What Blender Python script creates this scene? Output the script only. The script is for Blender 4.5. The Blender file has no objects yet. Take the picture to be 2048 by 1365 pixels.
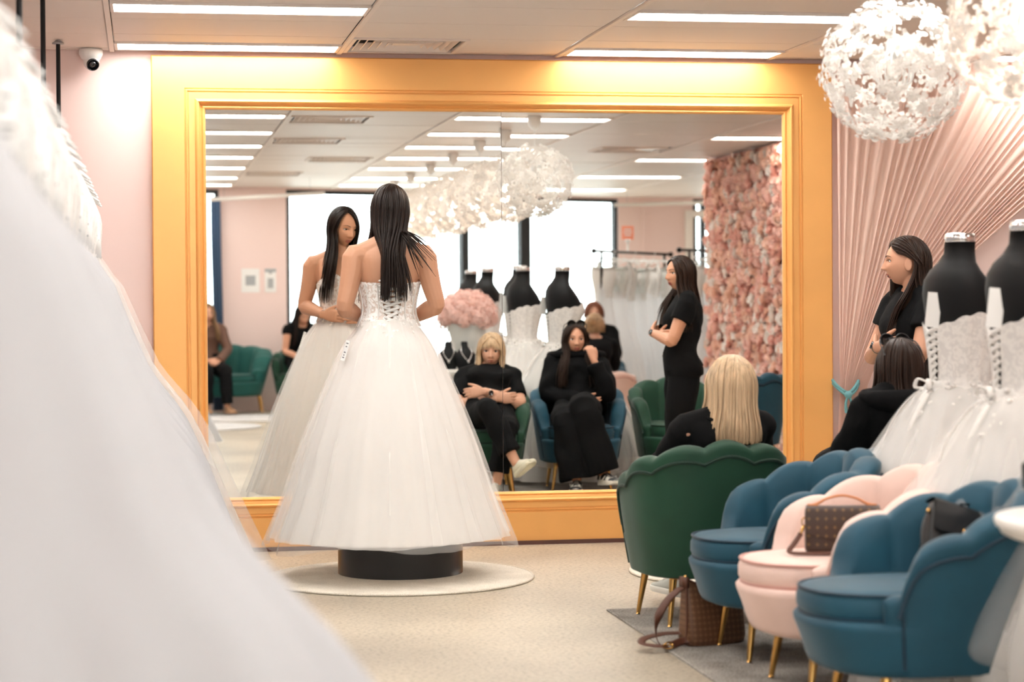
import bpy, math, random
import numpy as np
from mathutils import Vector, Matrix, Euler, noise as mnoise

random.seed(7); rng = np.random.default_rng(7)
SC = bpy.context.scene
COL = SC.collection
PI = math.pi

# ------------------------------------------------------------------ camera, world, exposure
F_PX, YAW, PITCH, ROLL, DIST, EYE = 4256.8, 0.1709, -0.0196, -0.0063, 11.5193, 1.3454
def cam_axes():
    fw = np.array([math.sin(YAW)*math.cos(PITCH), math.cos(YAW)*math.cos(PITCH), math.sin(PITCH)])
    r = np.array([math.cos(YAW), -math.sin(YAW), 0.0]); u = np.cross(r, fw)
    c, s = math.cos(ROLL), math.sin(ROLL)
    return c*r+s*u, -s*r+c*u, fw
_r, _u, _f = cam_axes()
cam_data = bpy.data.cameras.new('camera'); cam = bpy.data.objects.new('camera', cam_data); COL.objects.link(cam)
cam.matrix_world = Matrix(((_r[0], _u[0], -_f[0], 0.0), (_r[1], _u[1], -_f[1], -DIST), (_r[2], _u[2], -_f[2], EYE), (0, 0, 0, 1)))
cam_data.sensor_width = 36.0; cam_data.lens = F_PX/2048*36.0
cam_data.clip_start = 0.05; cam_data.clip_end = 200
cam_data.dof.use_dof = True; cam_data.dof.focus_distance = 10.6; cam_data.dof.aperture_fstop = 2.3
SC.camera = cam
world = bpy.data.worlds.new('daylight'); SC.world = world; world.use_nodes = True
wbg = world.node_tree.nodes['Background']
wbg.inputs[0].default_value = (0.93, 0.97, 1.0, 1); wbg.inputs[1].default_value = 5.5
SC.view_settings.view_transform = 'Standard'; SC.view_settings.look = 'None'
SC.view_settings.gamma = 1.0; SC.view_settings.use_curve_mapping = False
SC.view_settings.exposure = 0.46
PANEL_W = 17.0          # radiance of the ceiling light diffusers
SC.cycles.max_bounces = 10; SC.cycles.diffuse_bounces = 5; SC.cycles.glossy_bounces = 5
SC.cycles.transparent_max_bounces = 16; SC.cycles.transmission_bounces = 4
SC.cycles.caustics_reflective = True; SC.cycles.caustics_refractive = False
SC.cycles.sample_clamp_indirect = 6.0

# ------------------------------------------------------------------ materials
MATS = {}
def srgb(r, g, b):
    f = lambda c: (c/255/12.92) if c/255 <= 0.04045 else ((c/255+0.055)/1.055)**2.4
    return (f(r), f(g), f(b), 1.0)
def mat(name, col, rough=0.6, metal=0.0, bump=0.0, bscale=60.0, var=0.0, vscale=8.0, sheen=0.0, spec=0.5, aniso=0, emit=None, stretch=None, trans=0.0, alpha=1.0, bdist=0.01):
    m = bpy.data.materials.new(name); m.use_nodes = True
    nt = m.node_tree; P = nt.nodes['Principled BSDF']; L = nt.links
    P.inputs['Base Color'].default_value = col if len(col) == 4 else (*col, 1)
    P.inputs['Roughness'].default_value = rough; P.inputs['Metallic'].default_value = metal
    P.inputs['Specular IOR Level'].default_value = spec
    if sheen:
        P.inputs['Sheen Weight'].default_value = sheen; P.inputs['Sheen Roughness'].default_value = 0.4
    if emit:
        P.inputs['Emission Color'].default_value = (*emit[0], 1); P.inputs['Emission Strength'].default_value = emit[1]
    tc = None
    def coords():
        nonlocal tc
        if tc is None:
            t = nt.nodes.new('ShaderNodeTexCoord'); mp = nt.nodes.new('ShaderNodeMapping')
            L.new(t.outputs['Object'], mp.inputs['Vector'])
            if stretch: mp.inputs['Scale'].default_value = stretch
            tc = mp.outputs['Vector']
        return tc
    if var:
        n = nt.nodes.new('ShaderNodeTexNoise'); n.inputs['Scale'].default_value = vscale; n.inputs['Detail'].default_value = 5
        L.new(coords(), n.inputs['Vector'])
        mr = nt.nodes.new('ShaderNodeMapRange'); mr.inputs[1].default_value = 0.3; mr.inputs[2].default_value = 0.7
        mr.inputs[3].default_value = 1-var; mr.inputs[4].default_value = 1+var
        L.new(n.outputs['Fac'], mr.inputs[0])
        mx = nt.nodes.new('ShaderNodeVectorMath'); mx.operation = 'SCALE'
        mx.inputs[0].default_value = P.inputs['Base Color'].default_value[:3]
        L.new(mr.outputs[0], mx.inputs['Scale']); L.new(mx.outputs[0], P.inputs['Base Color'])
    if bump:
        n = nt.nodes.new('ShaderNodeTexNoise'); n.inputs['Scale'].default_value = bscale; n.inputs['Detail'].default_value = 4
        L.new(coords(), n.inputs['Vector'])
        b = nt.nodes.new('ShaderNodeBump'); b.inputs['Strength'].default_value = bump; b.inputs['Distance'].default_value = bdist
        L.new(n.outputs['Fac'], b.inputs['Height']); L.new(b.outputs['Normal'], P.inputs['Normal'])
    if trans or alpha < 1:
        out = nt.nodes['Material Output']; cur = P.outputs[0]
        if trans:
            tr = nt.nodes.new('ShaderNodeBsdfTranslucent'); tr.inputs[0].default_value = P.inputs['Base Color'].default_value
            ms = nt.nodes.new('ShaderNodeMixShader'); ms.inputs[0].default_value = trans
            L.new(cur, ms.inputs[1]); L.new(tr.outputs[0], ms.inputs[2]); cur = ms.outputs[0]
        if alpha < 1:
            tp = nt.nodes.new('ShaderNodeBsdfTransparent'); ms = nt.nodes.new('ShaderNodeMixShader'); ms.inputs[0].default_value = alpha
            L.new(tp.outputs[0], ms.inputs[1]); L.new(cur, ms.inputs[2]); cur = ms.outputs[0]
        L.new(cur, out.inputs['Surface'])
    MATS[name] = m
    return m
def nodes_of(m): return m.node_tree, m.node_tree.nodes, m.node_tree.links, m.node_tree.nodes['Principled BSDF']

mat('wall_pink', srgb(236, 212, 206), 0.55, bump=0.05, bscale=250)
mat('wall_white', srgb(235, 228, 224), 0.6)
mat('tile', srgb(226, 216, 208), 0.5, bump=0.04, bscale=300)
mat('dark_gap', (0.02, 0.018, 0.016), 0.8)
mat('rail', srgb(232, 220, 210), 0.45)
mat('gold_paint', srgb(238, 177, 103), 0.38, metal=0.3, bump=0.05, bscale=30, stretch=(1, 1, 1), var=0.05, vscale=3)
mat('plinth_brown', srgb(84, 52, 44), 0.5)
mat('black_paint', (0.012, 0.012, 0.013), 0.35)
mat('podium_black', (0.010, 0.009, 0.009), 0.32, var=0.3, vscale=6)
mat('black_metal', (0.015, 0.015, 0.016), 0.4, metal=0.6)
mat('chrome', (0.8, 0.8, 0.8), 0.12, metal=1.0)
mat('brass', srgb(205, 160, 95), 0.22, metal=1.0)
mat('white_plastic', srgb(238, 238, 236), 0.35)
mat('paper', srgb(240, 240, 238), 0.6)
mat('paper_ink', (0.12, 0.12, 0.13), 0.7)
mat('white_lacquer', srgb(240, 236, 230), 0.3)
mat('curtain_pink', srgb(238, 208, 194), 0.8, bump=0.03, bscale=400, trans=0.2)
mat('rope_teal', srgb(96, 148, 152), 0.8)
mat('curtain_blue', srgb(76, 100, 130), 0.8)
mat('silk_white', srgb(232, 229, 225), 0.5, trans=0.18, bump=0.15, bscale=24, bdist=0.01)
mat('tulle_white', srgb(244, 242, 239), 0.75, trans=0.35)
mat('tulle_sheer', srgb(250, 248, 245), 0.8, trans=0.3, alpha=0.42)
mat('tulle_wisp', srgb(250, 248, 245), 0.8, trans=0.3, alpha=0.22)
mat('gown_grey', srgb(218, 217, 217), 0.55, trans=0.25, bump=0.12, bscale=14)
mat('gown_cool', srgb(204, 204, 207), 0.6, trans=0.3, bump=0.12, bscale=30)
mat('gown_far', srgb(246, 246, 247), 0.6, trans=0.5, bump=0.12, bscale=30)
mat('lace_ribbon', srgb(230, 227, 223), 0.35)
mat('mannequin_black', (0.006, 0.006, 0.0065), 0.6, spec=0.2, bump=0.08, bscale=500)
mat('velvet_green', srgb(12, 62, 42), 0.7, sheen=0.16, var=0.18, vscale=5, bump=0.03, bscale=300)
mat('velvet_blue', srgb(14, 70, 90), 0.7, sheen=0.16, var=0.18, vscale=5, bump=0.03, bscale=300)
mat('velvet_teal', srgb(10, 82, 76), 0.75, sheen=0.2, var=0.15, vscale=5)
mat('velvet_pink', srgb(228, 198, 186), 0.75, sheen=0.15, var=0.06, vscale=5, bump=0.03, bscale=300)
mat('piping_green', srgb(6, 44, 30), 0.7, sheen=0.1); mat('piping_blue', srgb(8, 44, 62), 0.7, sheen=0.1)
mat('piping_pink', srgb(200, 150, 138), 0.7, sheen=0.3); mat('piping_teal', srgb(6, 52, 48), 0.7)
mat('skin_tan', srgb(192, 142, 112), 0.5, spec=0.4, bump=0.03, bscale=300)
mat('skin_fair', srgb(206, 158, 132), 0.5, spec=0.4, bump=0.03, bscale=300)
mat('skin_mid', srgb(200, 148, 120), 0.5, spec=0.4, bump=0.03, bscale=300)
mat('lips_rose', srgb(166, 88, 78), 0.4); mat('lips_pale', srgb(172, 104, 90), 0.45)
mat('eye_white', srgb(225, 220, 214), 0.25); mat('iris_brown', (0.02, 0.012, 0.008), 0.15); mat('lash', (0.012, 0.009, 0.008), 0.6)
mat('hair_dark', (0.012, 0.0062, 0.0042), 0.38, spec=0.22)
mat('hair_brown', (0.026, 0.012, 0.007), 0.38, spec=0.25)
mat('hair_blonde', srgb(196, 168, 134), 0.42, var=0.30, vscale=1.0, stretch=(70, 70, 3), spec=0.4)
mat('hair_ash', srgb(150, 118, 84), 0.45, var=0.3, vscale=40); mat('hair_red', srgb(120, 66, 42), 0.5)
mat('cloth_black', (0.0055, 0.0055, 0.006), 0.85, bump=0.25, bscale=18, bdist=0.02, spec=0.12)
mat('knit_black', (0.0055, 0.0055, 0.006), 0.9, bump=0.3, bscale=14, bdist=0.03, spec=0.1)
mat('denim_black', (0.0055, 0.0055, 0.006), 0.85, bump=0.2, bscale=25, bdist=0.02, spec=0.12)
mat('cloth_brown', srgb(96, 66, 52), 0.8); mat('sandal_tan', srgb(168, 130, 96), 0.6)
mat('shoe_cream', srgb(232, 228, 206), 0.55); mat('shoe_grey', srgb(190, 192, 184), 0.6); mat('shoe_black', (0.012, 0.012, 0.013), 0.4); mat('rubber_white', srgb(236, 232, 222), 0.5)
mat('leather_tan', srgb(206, 132, 84), 0.45); mat('leather_brown', srgb(92, 54, 38), 0.5); mat('leather_black', (0.008, 0.008, 0.009), 0.42, bump=0.1, bscale=200)
mat('lens_dark', (0.01, 0.01, 0.012), 0.08, spec=0.8)
mat('petal_white', srgb(246, 245, 243), 0.5, trans=0.3)
mat('petal_lamp', srgb(244, 241, 237), 0.5, trans=0.25)
mat('rose_pink', srgb(244, 206, 194), 0.65, trans=0.15); mat('rose_peach', srgb(246, 212, 194), 0.65, trans=0.15); mat('rose_white', srgb(248, 240, 234), 0.65, trans=0.15); mat('rose_deep', srgb(234, 184, 170), 0.65, trans=0.15)
mat('hydrangea', srgb(246, 212, 202), 0.65, trans=0.2); mat('leaf_green', srgb(58, 66, 44), 0.6)
mat('urn_grey', srgb(214, 216, 212), 0.45)
mat('window_frame', (0.018, 0.02, 0.022), 0.45, metal=0.3)
mat('coral_sign', srgb(250, 160, 130), 0.5); mat('steel', (0.35, 0.36, 0.37), 0.3, metal=0.9)
mat('hair_clip', (0.03, 0.03, 0.035), 0.2)
mat('street', srgb(200, 200, 200), 0.9)

def emission(name, col, s):
    m = bpy.data.materials.new(name); m.use_nodes = True; nt = m.node_tree; nt.nodes.remove(nt.nodes['Principled BSDF'])
    e = nt.nodes.new('ShaderNodeEmission'); e.inputs[0].default_value = (*col, 1); e.inputs[1].default_value = s
    nt.links.new(e.outputs[0], nt.nodes['Material Output'].inputs[0]); MATS[name] = m
emission('panel_light', (1.0, 0.965, 0.92), PANEL_W)
emission('bulb_warm', (1.0, 0.78, 0.62), 25.0)

def mirror_mat():
    m = bpy.data.materials.new('mirror_glass'); m.use_nodes = True; nt, N, L, P = nodes_of(m); N.remove(P)
    g = N.new('ShaderNodeBsdfGlossy'); g.inputs['Color'].default_value = (0.93, 0.95, 0.93, 1); g.inputs['Roughness'].default_value = 0.0
    L.new(g.outputs[0], N['Material Output'].inputs[0]); MATS['mirror_glass'] = m
mirror_mat()
def glass_mat():
    m = bpy.data.materials.new('window_glass'); m.use_nodes = True; nt, N, L, P = nodes_of(m); N.remove(P)
    t = N.new('ShaderNodeBsdfTransparent'); t.inputs[0].default_value = (0.95, 0.98, 0.97, 1)
    g = N.new('ShaderNodeBsdfGlossy'); g.inputs['Roughness'].default_value = 0.02
    ms = N.new('ShaderNodeMixShader'); ms.inputs[0].default_value = 0.06
    L.new(t.outputs[0], ms.inputs[1]); L.new(g.outputs[0], ms.inputs[2]); L.new(ms.outputs[0], N['Material Output'].inputs[0]); MATS['window_glass'] = m
    m = m.copy(); m.name = 'sneeze_plastic'; m.node_tree.nodes['Mix Shader'].inputs[0].default_value = 0.15; MATS['clear_plastic'] = m
glass_mat()
def floor_mat():
    m = bpy.data.materials.new('polished_concrete'); m.use_nodes = True; nt, N, L, P = nodes_of(m)
    tc = N.new('ShaderNodeTexCoord')
    n1 = N.new('ShaderNodeTexNoise'); n1.inputs['Scale'].default_value = 0.9; n1.inputs['Detail'].default_value = 6
    n2 = N.new('ShaderNodeTexNoise'); n2.inputs['Scale'].default_value = 55; n2.inputs['Detail'].default_value = 3
    n3 = N.new('ShaderNodeTexVoronoi'); n3.inputs['Scale'].default_value = 75
    for n in (n1, n2, n3): L.new(tc.outputs['Object'], n.inputs['Vector'])
    r1 = N.new('ShaderNodeValToRGB'); r1.color_ramp.elements[0].color = srgb(164, 154, 138); r1.color_ramp.elements[1].color = srgb(196, 184, 164)
    r1.color_ramp.elements[0].position = 0.35; r1.color_ramp.elements[1].position = 0.65
    L.new(n1.outputs['Fac'], r1.inputs[0])
    r2 = N.new('ShaderNodeValToRGB'); r2.color_ramp.elements[0].color = (0.62, 0.6, 0.57, 1); r2.color_ramp.elements[1].color = (1.08, 1.08, 1.08, 1)
    r2.color_ramp.elements[0].position = 0.36; r2.color_ramp.elements[1].position = 0.52
    L.new(n2.outputs['Fac'], r2.inputs[0])
    mx = N.new('ShaderNodeMix'); mx.data_type = 'RGBA'; mx.blend_type = 'MULTIPLY'; mx.inputs[0].default_value = 0.75
    L.new(r1.outputs[0], mx.inputs[6]); L.new(r2.outputs[0], mx.inputs[7])
    r3 = N.new('ShaderNodeValToRGB'); r3.color_ramp.elements[0].color = (0.45, 0.43, 0.4, 1); r3.color_ramp.elements[1].color = (1, 1, 1, 1)
    r3.color_ramp.elements[0].position = 0.12; r3.color_ramp.elements[1].position = 0.22
    L.new(n3.outputs['Distance'], r3.inputs[0])
    mx2 = N.new('ShaderNodeMix'); mx2.data_type = 'RGBA'; mx2.blend_type = 'MULTIPLY'; mx2.inputs[0].default_value = 0.35
    L.new(mx.outputs[2], mx2.inputs[6]); L.new(r3.outputs[0], mx2.inputs[7])
    L.new(mx2.outputs[2], P.inputs['Base Color'])
    P.inputs['Roughness'].default_value = 0.36; P.inputs['Specular IOR Level'].default_value = 0.3
    b = N.new('ShaderNodeBump'); b.inputs['Strength'].default_value = 0.03; L.new(n2.outputs['Fac'], b.inputs['Height']); L.new(b.outputs[0], P.inputs['Normal'])
    MATS['polished_concrete'] = m
floor_mat()
def rug_mat(name, c1, c2, sc=220):
    m = bpy.data.materials.new(name); m.use_nodes = True; nt, N, L, P = nodes_of(m)
    tc = N.new('ShaderNodeTexCoord'); n = N.new('ShaderNodeTexNoise'); n.inputs['Scale'].default_value = sc; n.inputs['Detail'].default_value = 5
    n2 = N.new('ShaderNodeTexNoise'); n2.inputs['Scale'].default_value = 6; n2.inputs['Detail'].default_value = 4
    L.new(tc.outputs['Object'], n.inputs['Vector']); L.new(tc.outputs['Object'], n2.inputs['Vector'])
    ad = N.new('ShaderNodeMath'); ad.operation = 'MULTIPLY_ADD'; ad.inputs[1].default_value = 0.4; L.new(n2.outputs['Fac'], ad.inputs[0]); 
    sc_ = N.new('ShaderNodeMath'); sc_.operation = 'MULTIPLY'; sc_.inputs[1].default_value = 0.65; L.new(n.outputs['Fac'], sc_.inputs[0]); L.new(sc_.outputs[0], ad.inputs[2])
    r = N.new('ShaderNodeValToRGB'); r.color_ramp.elements[0].color = c1; r.color_ramp.elements[1].color = c2; r.color_ramp.elements[0].position = 0.38; r.color_ramp.elements[1].position = 0.62
    L.new(ad.outputs[0], r.inputs[0]); L.new(r.outputs[0], P.inputs['Base Color']); P.inputs['Roughness'].default_value = 0.95; P.inputs['Specular IOR Level'].default_value = 0.1
    b = N.new('ShaderNodeBump'); b.inputs['Strength'].default_value = 0.6; b.inputs['Distance'].default_value = 0.01; L.new(n.outputs['Fac'], b.inputs['Height']); L.new(b.outputs[0], P.inputs['Normal'])
    MATS[name] = m
rug_mat('rug_cream', srgb(206, 196, 180), srgb(238, 230, 216))
rug_mat('rug_grey', srgb(108, 103, 98), srgb(172, 166, 158), 120)
rug_mat('rug_light', srgb(190, 190, 192), srgb(224, 222, 220))
def lace_mat():
    m = bpy.data.materials.new('corset_lace'); m.use_nodes = True; nt, N, L, P = nodes_of(m)
    tc = N.new('ShaderNodeTexCoord'); n = N.new('ShaderNodeTexNoise'); n.inputs['Scale'].default_value = 34; n.inputs['Detail'].default_value = 2; n.inputs['Distortion'].default_value = 1.6
    v = N.new('ShaderNodeTexVoronoi'); v.inputs['Scale'].default_value = 60; v.feature = 'DISTANCE_TO_EDGE'
    L.new(tc.outputs['Object'], n.inputs['Vector']); L.new(tc.outputs['Object'], v.inputs['Vector'])
    r = N.new('ShaderNodeValToRGB'); r.color_ramp.elements[0].position = 0.44; r.color_ramp.elements[1].position = 0.52
    r.color_ramp.elements[0].color = srgb(216, 202, 193); r.color_ramp.elements[1].color = srgb(244, 241, 238)
    L.new(n.outputs['Fac'], r.inputs[0]); L.new(r.outputs[0], P.inputs['Base Color']); P.inputs['Roughness'].default_value = 0.7
    b = N.new('ShaderNodeBump'); b.inputs['Strength'].default_value = 0.5; b.inputs['Distance'].default_value = 0.006; L.new(r.outputs[0], b.inputs['Height']); L.new(b.outputs[0], P.inputs['Normal'])
    MATS['corset_lace'] = m
    m2 = m.copy(); m2.name = 'lace_white'; rr = [x for x in m2.node_tree.nodes if x.type == 'VALTORGB'][0]; rr.color_ramp.elements[0].color = srgb(218, 215, 212); rr.color_ramp.elements[1].color = srgb(232, 229, 225); MATS['lace_white'] = m2
lace_mat()
def motif_mat(name, base, mark, scale, thr=(0.16, 0.22), rnd=0.15):
    m = bpy.data.materials.new(name); m.use_nodes = True; nt, N, L, P = nodes_of(m)
    tc = N.new('ShaderNodeTexCoord'); mp = N.new('ShaderNodeMapping'); mp.inputs['Rotation'].default_value = (math.pi/2, 0.0, 0.0)
    L.new(tc.outputs['Object'], mp.inputs['Vector'])
    v = N.new('ShaderNodeTexVoronoi'); v.inputs['Scale'].default_value = scale; v.inputs['Randomness'].default_value = rnd; v.voronoi_dimensions = '2D'; v.distance = 'MINKOWSKI'; v.inputs['Exponent'].default_value = 0.6
    L.new(mp.outputs[0], v.inputs['Vector'])
    r = N.new('ShaderNodeValToRGB'); r.color_ramp.elements[0].color = mark; r.color_ramp.elements[1].color = base
    r.color_ramp.elements[0].position = thr[0]; r.color_ramp.elements[1].position = thr[1]
    L.new(v.outputs['Distance'], r.inputs[0]); L.new(r.outputs[0], P.inputs['Base Color']); P.inputs['Roughness'].default_value = 0.5
    MATS[name] = m
motif_mat('canvas_motif', srgb(60, 40, 30), srgb(118, 90, 54), 34.0, (0.20, 0.36), 0.0)
motif_mat('tote_motif', srgb(104, 70, 48), srgb(124, 88, 62), 46.0, (0.40, 0.70), 0.0)

# ------------------------------------------------------------------ mesh helpers
class MB:
    def __init__(s): s.v = []; s.f = []; s.m = []; s.cur = 0
    def add(s, verts, faces, mi=None):
        o = len(s.v); s.v.extend([tuple(map(float, p)) for p in verts]); mi = s.cur if mi is None else mi
        for f in faces: s.f.append(tuple(i+o for i in f)); s.m.append(mi)
        return o
    def box(s, c, d, rz=0.0, mi=None):
        x, y, z = d[0]/2, d[1]/2, d[2]/2; cs, sn = math.cos(rz), math.sin(rz)
        P = []
        for a, b, e in ((-x, -y, -z), (x, -y, -z), (x, y, -z), (-x, y, -z), (-x, -y, z), (x, -y, z), (x, y, z), (-x, y, z)):
            P.append((c[0]+a*cs-b*sn, c[1]+a*sn+b*cs, c[2]+e))
        s.add(P, [(3, 2, 1, 0), (4, 5, 6, 7), (0, 1, 5, 4), (1, 2, 6, 5), (2, 3, 7, 6), (3, 0, 4, 7)], mi)
    def grid(s, G, cu=False, cv=False, mi=None, flip=False):
        G = np.asarray(G, float); nu, nv = G.shape[:2]
        F = []
        for i in range(nu if cu else nu-1):
            for j in range(nv if cv else nv-1):
                a, b = i, (i+1) % nu; c, d = j, (j+1) % nv
                q = (a*nv+c, b*nv+c, b*nv+d, a*nv+d)
                F.append(q[::-1] if flip else q)
        return s.add(G.reshape(-1, 3), F, mi)
    def rings(s, R, cap=True, mi=None):
        R = np.asarray(R, float); n, k = R.shape[:2]
        o = s.grid(R, cv=True, mi=mi)
        mi = s.cur if mi is None else mi
        if cap:
            for ring, rev in ((0, False), (n-1, True)):
                c = R[ring].mean(0); ci = len(s.v); s.v.append(tuple(c))
                for j in range(k):
                    a, b = o+ring*k+j, o+ring*k+(j+1) % k
                    s.f.append((ci, b, a) if not rev else (ci, a, b)); s.m.append(mi)
    def tube(s, pts, rad, n=8, sub=3, flat=1.0, up=None, mi=None, cap=True, round_end=False):
        P, r = catmull(pts, rad, sub)
        s.rings(tube_rings(P, r, n, flat, up), cap, mi)
    def lathe(s, prof, n=24, c=(0, 0, 0), mi=None, cap=True):
        a = np.linspace(0, 2*PI, n, endpoint=False)
        R = [[(c[0]+r*math.cos(t), c[1]+r*math.sin(t), c[2]+z) for t in a] for r, z in prof]
        s.rings(R, cap, mi)
    def ellipsoid(s, c, r, n=16, m=10, M=None, mi=None):
        R = []
        for i in range(m+1):
            p = -PI/2+PI*(i+0.0)/m; p = max(-PI/2+0.05, min(PI/2-0.05, p))
            R.append([(r[0]*math.cos(p)*math.cos(t), r[1]*math.cos(p)*math.sin(t), r[2]*math.sin(p)) for t in np.linspace(0, 2*PI, n, endpoint=False)])
        R = np.array(R)
        if M is not None: R = R @ np.array(M).T
        s.rings(R+np.array(c), True, mi)
    def mesh(s, name, mats, smooth=True):
        me = bpy.data.meshes.new(name); me.from_pydata(s.v, [], s.f)
        for mm in (mats if isinstance(mats, (list, tuple)) else [mats]): me.materials.append(MATS[mm])
        if len(me.materials) > 1: me.polygons.foreach_set('material_index', s.m)
        if smooth: me.polygons.foreach_set('use_smooth', [True]*len(s.f))
        me.update(); return me
    def build(s, name, mats, parent=None, smooth=True, **k):
        return link(name, s.mesh(name, mats, smooth), parent, **k)
def link(name, me, parent=None, loc=None, rot=None, scale=None):
    o = bpy.data.objects.new(name, me); COL.objects.link(o)
    if parent is not None: o.parent = parent
    if loc is not None: o.location = loc
    if rot is not None: o.rotation_euler = rot
    if scale is not None: o.scale = scale
    return o
def catmull(pts, rad, sub=3):
    P = np.array(pts, float); n = len(P)
    r = np.array(rad if hasattr(rad, '__len__') else [rad]*n, float)
    if sub <= 1 or n < 3:
        return P, r
    Q, q = [], []
    E = np.vstack([2*P[0]-P[1], P, 2*P[-1]-P[-2]]); er = np.concatenate([[r[0]], r, [r[-1]]])
    for i in range(n-1):
        p0, p1, p2, p3 = E[i:i+4]; a0, a1, a2, a3 = er[i:i+4]
        for k in range(sub):
            t = k/sub; w = np.array([-t+2*t*t-t**3, 2-5*t*t+3*t**3, t+4*t*t-3*t**3, -t*t+t**3])/2
            Q.append(w[0]*p0+w[1]*p1+w[2]*p2+w[3]*p3); q.append(max(1e-4, w[0]*a0+w[1]*a1+w[2]*a2+w[3]*a3))
    Q.append(P[-1]); q.append(r[-1])
    return np.array(Q), np.array(q)
def unit(v):
    v = np.asarray(v, float); l = np.linalg.norm(v); return v/l if l > 1e-9 else v
def tube_rings(P, r, n=8, flat=1.0, up=None):
    T = np.gradient(P, axis=0); T = np.array([unit(t) for t in T])
    if up is None:
        a = np.array([0, 0, 1.0]) if abs(T[0][2]) < 0.9 else np.array([1.0, 0, 0])
    else: a = np.array(up, float)
    N = unit(a-T[0]*(a@T[0])); R = []
    ang = np.linspace(0, 2*PI, n, endpoint=False)
    for i in range(len(P)):
        if up is not None: N = unit(np.array(up, float)-T[i]*(np.array(up, float)@T[i]))
        else: N = unit(N-T[i]*(N@T[i]))
        B = np.cross(T[i], N)
        R.append([P[i]+r[i]*(B*math.cos(t)+N*flat*math.sin(t)) for t in ang])
    return np.array(R)
def tag(o, label=None, cat=None, group=None, kind=None):
    if label: o['label'] = label
    if cat: o['category'] = cat
    if group: o['group'] = group
    if kind: o['kind'] = kind
    return o
def thing(name, label, cat, loc=(0, 0, 0), rz=0.0, group=None):
    o = bpy.data.objects.new(name, None); COL.objects.link(o); o.location = loc; o.rotation_euler = (0, 0, rz); o.empty_display_size = 0.1
    return tag(o, label, cat, group)
def dup(root, loc=None, rz=None, label=None, scale=None):
    r = root.copy(); COL.objects.link(r)
    if loc is not None: r.location = loc
    if rz is not None: r.rotation_euler = (0, 0, rz)
    if scale is not None: r.scale = scale
    if label: r['label'] = label
    for ch in list(root.children):
        c = ch.copy(); COL.objects.link(c); c.parent = r
        for g in list(ch.children):
            d = g.copy(); COL.objects.link(d); d.parent = c
    return r
def remesh(mb, voxel, mats, name, smooth_it=4, disp=None):
    """union of the closed pieces in mb as one continuous surface"""
    me = mb.mesh('tmp', mats); o = bpy.data.objects.new('tmp', me); COL.objects.link(o)
    md = o.modifiers.new('r', 'REMESH'); md.mode = 'VOXEL'; md.voxel_size = voxel; md.use_smooth_shade = True
    if smooth_it:
        sm = o.modifiers.new('s', 'SMOOTH'); sm.factor = 0.5; sm.iterations = smooth_it
    dg = bpy.context.evaluated_depsgraph_get(); dg.update()
    ev = o.evaluated_get(dg); nm = bpy.data.meshes.new_from_object(ev, depsgraph=dg); nm.name = name
    bpy.data.objects.remove(o); bpy.data.meshes.remove(me)
    nm.materials.clear()
    for mm in (mats if isinstance(mats, (list, tuple)) else [mats]): nm.materials.append(MATS[mm])
    n = len(nm.vertices)
    if disp:
        co = np.empty(n*3); nm.vertices.foreach_get('co', co); co = co.reshape(-1, 3)
        no = np.empty(n*3); nm.vertices.foreach_get('normal', no); no = no.reshape(-1, 3)
        d = disp(co, no); co = co+no*d[:, None]; nm.vertices.foreach_set('co', co.ravel())
    nm.polygons.foreach_set('use_smooth', [True]*len(nm.polygons)); nm.update()
    return nm
def wrinkle(amp, sx=30, seed=0):
    def f(co, no):
        x, y, z = co.T
        a = np.sin(x*sx*1.1+2.1*np.sin(z*sx*.7+seed)+y*sx*.6)+np.sin(z*sx*1.3+1.7*np.sin(x*sx*.8+y*sx*.5+seed*2))
        return amp*0.5*a
    return f
# ------------------------------------------------------------------ room shell
XL, XR, YB, ZC = -1.356, 8.244, -16.0, 2.68
YP, YR = -14.2, -15.9            # far left pier line and far right wall line; the shop front runs at an angle between
FX0, FX1 = 1.688, 6.146
FANG = math.atan2(YR-YP, FX1-FX0); FLEN = math.hypot(FX1-FX0, YR-YP)
def structure(name, mb, mats, parent=None, smooth=False):
    o = mb.build(name, mats, parent, smooth)
    if parent is None: o['kind'] = 'structure'
    return o
b = MB(); b.box(((XL+XR)/2, YB/2-1.5, -0.05), (XR-XL+0.4, -YB+3.6, 0.1)); structure('floor', b, 'polished_concrete')
b = MB(); b.box(((XL+XR)/2, 0.06, 1.4), (XR-XL+0.4, 0.12, 2.8)); structure('wall_front', b, 'wall_pink')
b = MB(); b.box((XL-0.06, YB/2, 1.4), (0.12, -YB, 2.8)); structure('wall_left', b, 'wall_pink')
b = MB(); b.box((XR+0.06, YB/2, 1.4), (0.12, -YB, 2.8)); structure('wall_right', b, 'wall_pink')
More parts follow.
